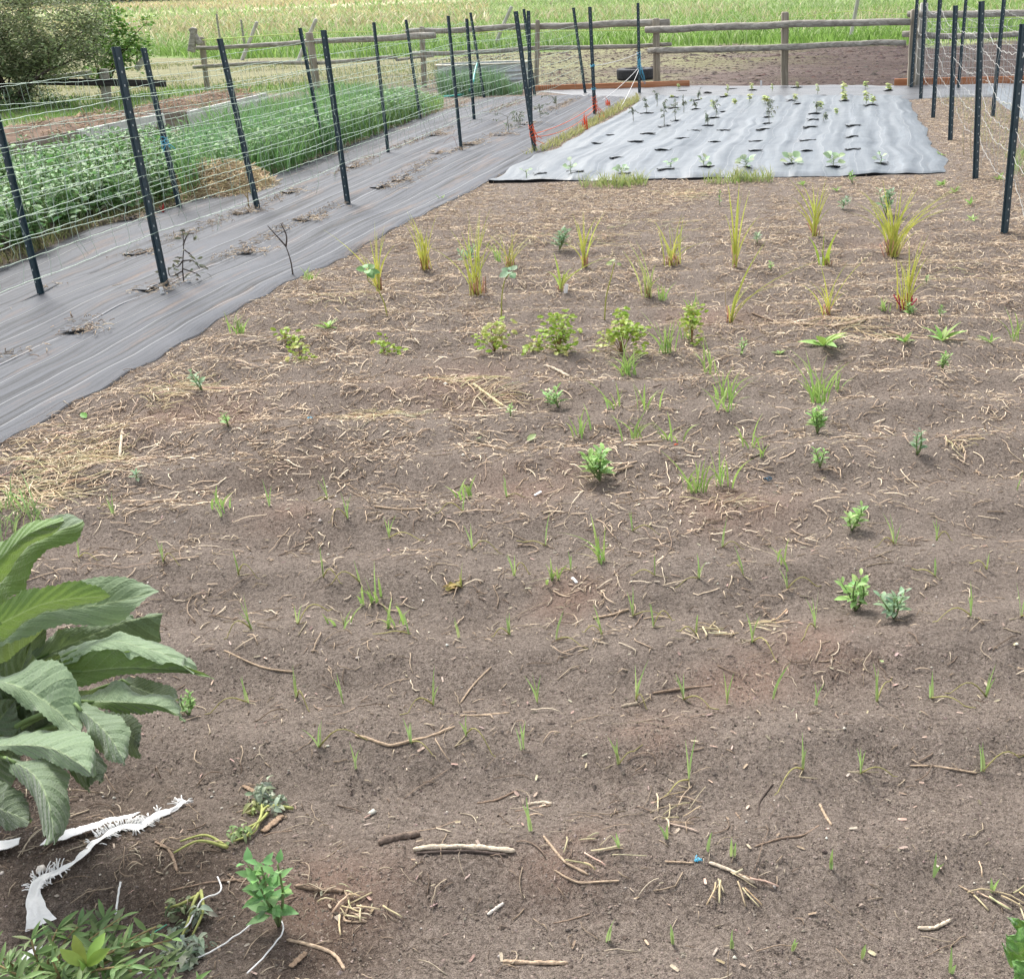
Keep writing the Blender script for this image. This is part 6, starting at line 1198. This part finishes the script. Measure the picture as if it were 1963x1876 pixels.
for (A, B, sag, m, l) in [(P4[0][0] + (P4[0][1] - P4[0][0]) * .13, P4[1][0] + (P4[1][1] - P4[1][0]) * .10, .05, M_orange, 'faded orange string stretched low between the two orange wrapped posts'), (P4[0][0] + (P4[0][1] - P4[0][0]) * .11, P4[1][0] + (P4[1][1] - P4[1][0]) * .06, .09, M_orange, 'second sagging orange string between the orange wrapped posts'), (P4[1][0] + (P4[1][1] - P4[1][0]) * .465, P4[2][0] + (P4[2][1] - P4[2][0]) * .46, .03, M_cord_w, 'pale string stretched from the blue knot to the post by the tyre'), (P4[2][0] + (P4[2][1] - P4[2][0]) * .3, G(1155, 196) + [0, 0, .03], .03, M_cord_w, 'pale string slanting down from the post by the tyre'), (P4[2][0] + (P4[2][1] - P4[2][0]) * .28, G(1188, 212) + [0, 0, .02], .03, M_cord_w, 'second pale string slanting steeply from the post by the tyre')]:
    t = np.linspace(0, 1, 9)[:, None]; cord('stretched_string', A + (B - A) * t - UP * sag * 4 * t * (1 - t), .0045, m, l, onground=False, wob=0)
for (x, y, h, l) in [(364, 548, 16, 'white plastic plant tag beside the dark wilted sapling'), (313, 570, 17, 'white plastic tag leaning in the straw just below a steel post'), (1086, 566, 18, 'white plant tag at the arching strappy plant'), (1573, 506, 16, 'white marked tag beside the short broad bladed plant'), (555, 682, 14, 'white tag in front of the low lobed seedling'), (1067, 222, 9, 'small white tag on the worn strip far back'), (1129, 187, 7, 'tiny white tag at the far end of the worn strip'), (1459, 165, 10, 'small white tag at the back of the dark cross strip')]:
    b = GH(x, y); hh = h / pxm(b); mb = MB(); tl = rng.normal(0, .2); box(mb, b + [0, 0, hh * .5], max(hh * .38, .012), .003, hh, (math.cos(.2), math.sin(.2), tl), (-tl, -.15, 1), bev=.0); tag(mb.obj('plant_tag', M_tag, loc=b, smooth=False), l, 'plant tag', 'white plastic plant tags')
for (x, y, s, m, l) in [(597, 810, 9, M_blue, 'frayed blue twine scrap on the soil at left'), (1470, 912, 12, m_simple('dark_blue_scrap', (.03, .10, .16)), 'dark blue twine scrap by the splayed tuft'), (1338, 1664, 14, M_blue, 'blue twine scrap beside straw in the right foreground'), (1296, 940 - 80 + 4, 6, M_orange, 'tiny orange scrap in the bed centre')]:
    b = GH(x, y); k = s / pxm(b); mb = MB(); n = 9; P = b + rng.normal(0, .25, (n, 3)) * k * [1, 1, .2] + [0, 0, .004]; d = rdir(n, -.1, .6) * k; tubes(mb, np.stack([P - d * .4, P + rng.normal(0, .1, (n, 3)) * k, P + d * .4], 1), k * .07, 4); tag(mb.obj('twine_scrap', m, loc=b), l, 'scrap')
for (x, y, s, a, l) in [(1031, 943, 16, .6, 'white and blue plastic sliver in the rusty hollow'), (1101, 1108, 17, 2.2, 'white plastic sliver under the tall green blades')]:
    b = GH(x, y); k = s / pxm(b); mb = MB(); box(mb, b + [0, 0, .006], k, k * .35, .003, (math.cos(a), math.sin(a), .25), bev=.001); tag(mb.obj('plastic_sliver', M_tag, loc=b), l, 'scrap')
for (x, y, s, l) in [(165, 798, 13, 'single fresh green leaf lying by the worn fabric'), (1010, 838, 14, 'pale green fallen leaf on the soil near the bed centre'), (918, 842, 12, 'dull green fallen leaf left of the pale one'), (1690, 1260 + 10, 9, 'small pale fallen leaf at right')]:
    b = GH(x, y); k = s / pxm(b) * 1.5; mb = MB(); leaves(mb, (b + [0, 0, .006])[None], rdir(1, .1, .3), np.array([[0, -.5, 1.]]), k, k * .6, np.array([(.14, .34, .05) if 'fresh' in l else (.33, .42, .18)]), PR, -.1, .3); tag(mb.obj('fallen_leaf', M_leaf, loc=b), l, 'leaf')
mb = MB(); b = GH(1395 + 35, 240)
for x, y, l in [(512, 405, 'red flagging ribbon beyond the net at the weed edge')][:0]: pass
for x, y, h, l in [(522 * .6, 413, 16, 'small red flag scrap at the foot of the weeds, left of the straw pile'), (468 * .6 + 3, 382, 0, '')][:1]:
    b = GH(x, y); mb = MB(); n = 4; blades(mb, b[None].repeat(n, 0), np.array([.1, .09, .08, .06]), rng.uniform(0, 6, n), .3, .03, (.5, .5, .5), None, 4); tag(mb.obj('red_flag_scrap', M_red, loc=b), l, 'scrap')

# ================================================================== STICKS
def stick(pts, rpx, col, label, name='stick', flat=1.0, cat='stick', lift=.0):
    p0 = GH(*pts[0]); r = .82 * rpx / pxm(p0); P = np.array([GH(*q) + [0, 0, r * .7 + lift] for q in pts]); n = max(12, 9 * len(pts)); C = resample(P, n); L = len(C); s = 9; d = nrm(np.gradient(C, axis=0)); A = nrm(np.cross(d, UP)); Bn = np.cross(A, d); a = np.arange(s) * 2 * np.pi / s
    rr = r * (1 + .75 * vn(np.arange(L)[:, None] * .6, a[None] * 1.2, len(label))) * np.clip(np.minimum(np.arange(L), np.arange(L)[::-1])[:, None] * .5 + .45, .3, 1)
    V = C[:, None] + A[:, None] * (rr * np.cos(a))[..., None] + Bn[:, None] * (rr * np.sin(a) * flat)[..., None]; c = np.array(col) * (1 + .5 * vn(np.arange(L)[:, None] * .9, a[None] * 3, 4))[..., None]
    i = np.arange(s); j = (i + 1) % s; k = np.arange(L - 1)[:, None] * s; q = np.stack([k + i, k + j, k + j + s, k + i + s], -1).reshape(-1, 4); mb = MB(); mb.add(V, q, [[0, x + 1, x] for x in range(1, s - 1)] + [[(L - 1) * s, (L - 1) * s + x, (L - 1) * s + x + 1] for x in range(1, s - 1)], c); tag(mb.obj(name, M_wood_bit, loc=p0), label, cat, 'sticks and bark lying on the soil')
TN, PL, DK, BR, ST = (.40, .30, .21), (.55, .46, .35), (.085, .065, .055), (.25, .18, .13), (.58, .48, .29)
S_ = [([(795, 1649), (850, 1643), (920, 1644), (990, 1652)], 6, PL, 'thick pale weathered stick, peeled along the top, in the near foreground'), ([(800, 1655), (900, 1652), (975, 1658)], 3.5, DK, 'dark bark piece lying along the thick pale stick'), ([(727, 1629), (765, 1618), (807, 1608)], 8, (.16, .12, .095), 'short dark block of bark left of the thick pale stick'), ([(681, 1411), (705, 1416), (747, 1425), (790, 1418), (820, 1414), (872, 1392)], 3.4, TN, 'long curved brown stick left of the foreground centre'), ([(964, 1839), (1020, 1843), (1089, 1848)], 5, TN, 'straight tan stick at the bottom edge'), ([(1008, 1527), (1040, 1521), (1056, 1525)], 4, PL, 'short pale stick with a hooked end'), ([(985, 1541), (1030, 1535), (1054, 1528)], 2.2, BR, 'thin brown twig just under the short pale stick'), ([(912, 1518), (950, 1512), (986, 1499)], 2.6, BR, 'thin grey brown twig in the middle foreground'), ([(934, 1748), (950, 1738), (966, 1729)], 3.5, (.66, .60, .52), 'white flake of wood in the foreground'), ([(1044, 1624), (1081, 1668), (1105, 1680), (1129, 1690)], 3, TN, 'forked tan root near the straw cross'), ([(1063, 1683), (1107, 1701), (1150, 1699), (1188, 1696)], 2.5, TN, 'bent thin root below the forked one'), ([(552, 1810), (600, 1822), (640, 1833), (662, 1866)], 4, TN, 'long brown root stick right of the toothed weed foot'), ([(570, 1712), (610, 1718), (662, 1722)], 5, BR, 'brown peeling root beside the toothed weed'), ([(662, 1720), (672, 1740), (662, 1770), (705, 1772)], 2.5, TN, 'hooked tan root continuing from the peeling one'), ([(1761, 1757), (1793, 1755), (1826, 1739)], 4.2, PL, 'short thick pale stick at lower right'), ([(1447, 1634), (1499, 1607), (1540, 1596), (1572, 1574)], 2.4, BR, 'long dark bowed twig in the right foreground'), ([(1572, 1526), (1580, 1545), (1594, 1574)], 3, TN, 'short split stick at the end of the dark bowed twig'), ([(1359, 1666), (1400, 1678), (1447, 1695)], 4, PL, 'pale straight stick over the straw near the blue scrap'), ([(1275, 1662), (1300, 1665), (1330, 1669)], 2.2, TN, 'thin tan twig left of the blue scrap'), ([(1745, 1457), (1780, 1459), (1815, 1463), (1874, 1468)], 2.4, TN, 'long thin root at right, ending at a white stone'), ([(1455, 1551), (1455, 1526), (1468, 1505), (1482, 1491)], 2.4, DK, 'dark curved twig at right of the foreground'), ([(1410, 1500 + 40), (1420, 1560)], 1.8, BR, 'tiny brown twig near the dark curved one'), ([(895, 849), (925, 851), (959, 860)], 3, TN, 'tan stick near the two fallen leaves'), ([(1042, 707), (1060, 710), (1092, 725)], 3.2, PL, 'bright pale stick just below the widest lobed herb'), ([(909, 749), (935, 761), (966, 776)], 3.5, ST, 'pale yellow straw stick over the straw patch'), ([(1210, 864), (1240, 862), (1271, 856)], 3, TN, 'grey tan stick right of the three headed weed'), ([(1439, 887), (1455, 878), (1468, 863)], 3, DK, 'dark stick under the single long curved blade'), ([(228, 872), (234, 850), (242, 824)], 3.6, PL, 'bright pale segmented stick standing out of the left straw'), ([(267, 988), (300, 972), (350, 966)], 3, TN, 'pale brown stick above the comfrey, to its right'), ([(56, 953), (80, 968), (108, 983)], 3, TN, 'tan stick slanting down just above the comfrey'), ([(1492, 625), (1545, 637), (1600, 641), (1675, 627)], 3, TN, 'long bent twig lying across the right of the bed'), ([(1110, 915), (1140, 912), (1215, 900)], 2.8, TN, 'tan twig leaning against the three headed weed'), ([(1530, 620), (1490, 610), (1440, 600)], 2, BR, 'brown twig behind the long bent twig'), ([(560, 1550 + 40), (520, 1558 + 38), (505, 1604)], 2, BR, 'thin twig beside the broken wood chip'), ([(1840, 1735 - 60), (1870, 1690)], 2, TN, 'small tan twig above the short thick pale stick'), ([(1700, 640), (1760, 655), (1850, 660)], 2.2, TN, 'thin tan twig right of the long bent twig'), ([(1060, 1762), (1090, 1756), (1130, 1745)], 1.8, BR, 'fine branching rootlet in the near foreground'), ([(440, 1690), (470, 1705), (560, 1712)], 2, BR, 'thin brown root left of the peeling root'), ([(300, 1625), (330, 1650), (345, 1690)], 3, BR, 'forked brown stick right of the frayed bag edge'), ([(330, 1780 - 60), (410, 1705), (480, 1700)], 2.6, BR, 'long brown stick above the limp tangled weed'), ([(1180, 615), (1210, 640), (1140, 655)], 1.6, TN, 'thin bent straw behind the tall lobed herb'), ([(560, 1275), (500, 1268), (430, 1250)], 2.2, TN, 'thin winding root right of the comfrey'), ([(1250, 1310), (1310, 1303), (1365, 1300)], 2.6, BR, 'brown bark strip on the ridge in the right centre'), ([(720, 985), (770, 990), (810, 988)], 2.6, TN, 'brown twig in the sprout area left of centre'), ([(880, 1360), (920, 1357), (975, 1348)], 2.6, TN, 'tan twig beside the sprouts of the middle foreground'), ([(1135, 1165), (1170, 1160), (1205, 1152)], 3, TN, 'tan stick in the middle of the sprout rows'), ([(1190, 1350 - 12), (1222, 1330)], 4, (.34, .28, .21), 'short grey wood sliver in the right middle foreground'), ([(880, 1325), (905, 1290), (940, 1265)], 2.2, TN, 'curved rootlet at the foreground centre')]  # the second entry is a dark strip added as the first stick's underside
for a in S_: stick(*a)
for x0, y0, x1, y1, w, l in [(505, 1596, 540, 1556, 9, 'broken brown wood chip above the toothed weed'), (462, 1490, 489, 1506, 5, 'small grey wood chip near the limp weed'), (560, 1880 - 12, 590, 1838, 7, 'rotten brown wood chip at the bottom edge'), (480, 1800 - 60, 520, 1715, 7, 'curled brown bark piece left of the toothed weed')]:
    stick([(x0, y0), ((x0 + x1) / 2, (y0 + y1) / 2), (x1, y1)], w, (.27, .19, .13), l, 'wood_chip', .3, 'wood chip')

# ================================================================== LOOSE LITTER (uncountable)
LF = [(-330, 1036), (0, 852), (560, 540), (950, 341), (1219, 187), (1122, 180), (1025, 184), (928, 187), (620, 298), (345, 396), (0, 518), (-330, 660)]
CFP = [(940, 354), (1070, 282), (1225, 198), (1000, 172), (1963, 163), (1741, 190), (1782, 270), (1818, 336)]
BL = [(70, 895, 130, 60, 9), (330, 740, 90, 40, 3), (180, 860, 90, 40, 5), (40, 945, 80, 25, 8), (680, 800, 80, 20, 3.5), (870, 740, 80, 14, 4), (940, 760, 60, 14, 3), (1350, 730, 60, 14, 2), (1030, 985, 70, 20, 2), (1390, 985, 60, 18, 2), (1560, 640, 120, 20, 2.5), (1720, 620, 100, 20, 2.2), (1100, 400, 200, 30, 1.0), (1250, 375, 120, 16, 1.6), (1310, 365, 50, 14, 2.5), (960, 440, 120, 30, 1.2), (640, 560, 120, 25, 1.6), (430, 680, 120, 35, 1.8), (1880, 500, 120, 120, .8), (1740, 1200, 60, 60, -.2), (1900, 330, 60, 80, .8), (660, 1740, 60, 50, 2), (1250, 1560, 50, 30, 1.5), (1590, 1280, 60, 40, 1.5), (1110, 1140, 30, 50, 2), (400, 1700, 160, 140, 1.5), (120, 1600, 160, 80, 1.5), (560, 1860, 60, 30, 2)]
def density(q):
    x, y = q[:, 0], q[:, 1]; d = np.interp(y, [180, 340, 520, 850, 1000, 1250, 1500, 1876], [.35, .6, .95, .8, .5, .26, .17, .17]) * np.where((x > 1450) & (y > 650), .65, 1)
    w0 = np.array([G(a, b)[:2] for a, b in q]) if False else None
    d = d * np.clip(1 + 2.2 * fbm(x * .012, y * .022, 77, 3), .35, 1.9)
    for bx, by, sx, sy, a in BL: d = d + a * .5 * np.exp(-((x - bx) / sx) ** 2 - ((y - by) / sy) ** 2)
    return d
def garden(n):
    w = [(-900, 1000), (-330, 1036), (0, 852), (560, 540), (950, 341), (1050, 290), (1225, 190), (1815, 190), (1963, 190), (2300, 420), (2600, 1000), (2600, 2600), (-900, 2600)]
    return scatter(w, n)
def walk(P, L, K, curl, lift, th0=None):
    n = len(P); th = (rng.uniform(0, 2 * np.pi, n) if th0 is None else th0)[:, None] + np.cumsum(np.concatenate([np.zeros((n, 1)), rng.normal(0, 1, (n, K - 1)) * curl + rng.normal(0, curl * .5, (n, 1))], 1), 1); st = (L / K)[:, None]
    X = P[:, :1] + np.cumsum(np.cos(th) * st, 1); Y = P[:, 1:2] + np.cumsum(np.sin(th) * st, 1); Z = hgt(X, Y) + .003 + lift[:, None] * np.sin(np.linspace(0, np.pi, K) + rng.uniform(-.6, .6, (n, 1))).clip(-.1, 1)
    return np.stack([X, Y, Z], -1)
def litter():
    pal = np.array([(.48, .375, .27), (.56, .455, .33), (.38, .285, .205), (.26, .19, .14), (.62, .52, .39), (.43, .325, .23)])
    fab = lambda q: inpoly(q[:, 0], q[:, 1], LF) | inpoly(q[:, 0], q[:, 1], CFP)
    def layer(n, L0, L1, r0, r1, curl, K, dscale, lift=.012, tint=None, power=1.0):
        P = garden(n); q = proj(P); k = (rng.random(len(P)) < (density(q) * dscale) ** power) & ~fab(q); P = P[k]; m = len(P)
        c = pal[rng.integers(0, len(pal), m)] * rng.normal(1, .15, (m, 1)).clip(.5, 1.4) if tint is None else jit(tint, m)
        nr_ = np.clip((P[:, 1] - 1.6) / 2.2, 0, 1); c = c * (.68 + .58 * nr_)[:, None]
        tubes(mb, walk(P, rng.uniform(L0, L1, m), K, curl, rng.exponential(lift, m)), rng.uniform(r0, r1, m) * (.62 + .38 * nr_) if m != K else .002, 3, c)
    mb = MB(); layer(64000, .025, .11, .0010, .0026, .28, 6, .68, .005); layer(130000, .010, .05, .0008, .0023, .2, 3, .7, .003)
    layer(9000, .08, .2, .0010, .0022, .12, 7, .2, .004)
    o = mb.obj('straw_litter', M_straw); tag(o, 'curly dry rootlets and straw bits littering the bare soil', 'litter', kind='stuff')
    mb = MB(); 
    for bx, by, sx, sy, n, L in [(80, 895, 90, 45, 240, .16), (40, 945, 70, 18, 160, .2), (170, 870, 60, 30, 110, .14), (330, 745, 60, 25, 80, .16), (690, 800, 70, 12, 70, .16), (860, 742, 60, 8, 60, .16), (930, 765, 40, 8, 40, .2), (1262, 1562, 40, 14, 12, .11), (1400, 1690, 38, 12, 12, .08), (1120, 1650, 40, 20, 12, .09), (1830, 855, 22, 10, 26, .1), (1590, 640, 70, 10, 50, .3), (300, 770, 30, 15, 40, .15), (1305, 372, 40, 9, 160, .12), (75, 762, 34, 14, 60, .16), (1390, 975, 40, 12, 26, .1), (1900, 1690, 60, 14, 12, .09), (1440, 1180, 40, 12, 14, .1), (1350, 1195, 40, 10, 14, .1), (1790, 520, 90, 30, 60, .14), (1250, 430, 120, 14, 60, .2), (640, 575, 60, 14, 70, .14), (1000, 455, 60, 16, 90, .12), (1130, 455, 50, 12, 90, .12), (660, 1745, 34, 25, 22, .06)]:
        q = np.stack([rng.normal(bx, sx * .6, n), rng.normal(by, sy * .6, n)], 1); P = np.array([GH(*a) for a in q]); m = len(P)
        W = walk(P, L * rng.uniform(.3, 1.1, m), 5, .10, rng.exponential(.003, m), rng.normal(rng.normal(0, .5), .75, m)); W[..., 2] += rng.uniform(0, .006, (m, 1)); tubes(mb, W, rng.uniform(.0009, .0024, m) if m != 5 else .002, 4, jit((.56, .46, .30), m, .16))
    # debris caught along the seams and slits of the worn strips
    for x, y, w_, k_ in TEARS:
        n = 60; P = GH(x, y) + rng.normal(0, 1, (n, 3)) * [w_ * .9, .07, 0] + [0, -.05, .03]; a_ = SA; D = P - GH(x, y); P[:, 0] = GH(x, y)[0] + D[:, 0] * math.cos(a_) - D[:, 1] * math.sin(a_); P[:, 1] = GH(x, y)[1] + D[:, 0] * math.sin(a_) + D[:, 1] * math.cos(a_)
        W = walk(P, rng.uniform(.02, .09, n), 4, .3, rng.exponential(.006, n)); W[..., 2] += .032; tubes(mb, W, rng.uniform(.0012, .003, n), 3, pal[rng.integers(0, 5, n)])
    for S in (S1, S2, S3):
        C = resample([G(*p) for p in S], 500); n = 1500; i = rng.integers(20, 480, n); g = fbm(i * .05, i * 0, 6, 3) > -.12; i = i[g]; m = len(i); P = C[i] + rng.normal(0, .05, (m, 3)) * [1, 1, 0]; W = walk(P, rng.uniform(.02, .08, m), 4, .3, rng.exponential(.008, m)); W[..., 2] += .03; tubes(mb, W, rng.uniform(.0012, .003, m), 3, pal[rng.integers(0, 5, m)] * .9)
    o = mb.obj('straw_bundles', M_straw); tag(o, 'pale loose straw gathered in patches on the soil and fabric seams', 'straw', kind='stuff')
    # crumbs, pebbles, chips
    oc = np.array([[1, 0, 0], [-1, 0, 0], [0, 1, 0], [0, -1, 0], [0, 0, 1], [0, 0, -1.]]); tt = np.array([[0, 2, 4], [2, 1, 4], [1, 3, 4], [3, 0, 4], [2, 0, 5], [1, 2, 5], [3, 1, 5], [0, 3, 5]])
    def crumbs(mb, P, s, c, fl=.7):
        n = len(P); V = P[:, None] + oc[None] * s[:, None, None] * np.array([1, 1, fl]) * rng.uniform(.55, 1.45, (n, 6, 1)) + rng.normal(0, .12, (n, 6, 3)) * s[:, None, None]; mb.add(V, None, (np.arange(n)[:, None, None] * 6 + tt[None]).reshape(-1, 3), np.repeat(c, 6, axis=0))
    near = [(-500, 2400), (-700, 1000), (0, 880), (560, 560), (2300, 560), (2500, 2400)]
    P = scatter([(-400, 2300), (-500, 1250), (2400, 1250), (2400, 2300)], 52000); P2 = scatter(near, 22000); P = np.concatenate([P, P2]); q = proj(P); P = P[~fab(q)]; s = rng.lognormal(-6.45, .42, len(P)); P[:, 2] += s * .2
    mb = MB(); crumbs(mb, P, s, jit((.20, .162, .135), len(P), .38, .03)); o = mb.obj('soil_crumbs', M_clod, smooth=False); tag(o, 'dark soil crumbs covering the bare garden', 'soil crumbs', kind='stuff')
    P = scatter(near, 1100); q = proj(P); P = P[~fab(q)]; s = rng.lognormal(-6.0, .45, len(P)); P[:, 2] += s * .5; mb = MB(); crumbs(mb, P, s, jit((.62, .57, .50), len(P), .2, .03), .8); o = mb.obj('white_pebbles', M_clod); tag(o, 'tiny white pebbles and husks sprinkled over the soil', 'pebbles', kind='stuff')
    P = scatter(near, 2800); q = proj(P); P = P[~fab(q)]; n = len(P); a = rng.uniform(0, 6.28, n); L = rng.uniform(.005, .02, n); d = np.stack([np.cos(a), np.sin(a), rng.normal(0, .2, n)], 1); P[:, 2] += .004; sd = np.stack([-np.sin(a), np.cos(a), rng.normal(0, .3, n)], 1); mb = MB()
    leaves(mb, P - d * L[:, None] * .5, d, np.cross(d, sd), L, L * rng.uniform(.15, .45, n), jit((.33, .26, .20), n, .35), [.7, 1, .8], 0, .3); o = mb.obj('wood_flakes', M_wood_bit); tag(o, 'small brown wood and bark flakes strewn on the soil', 'wood flakes', kind='stuff')
litter()
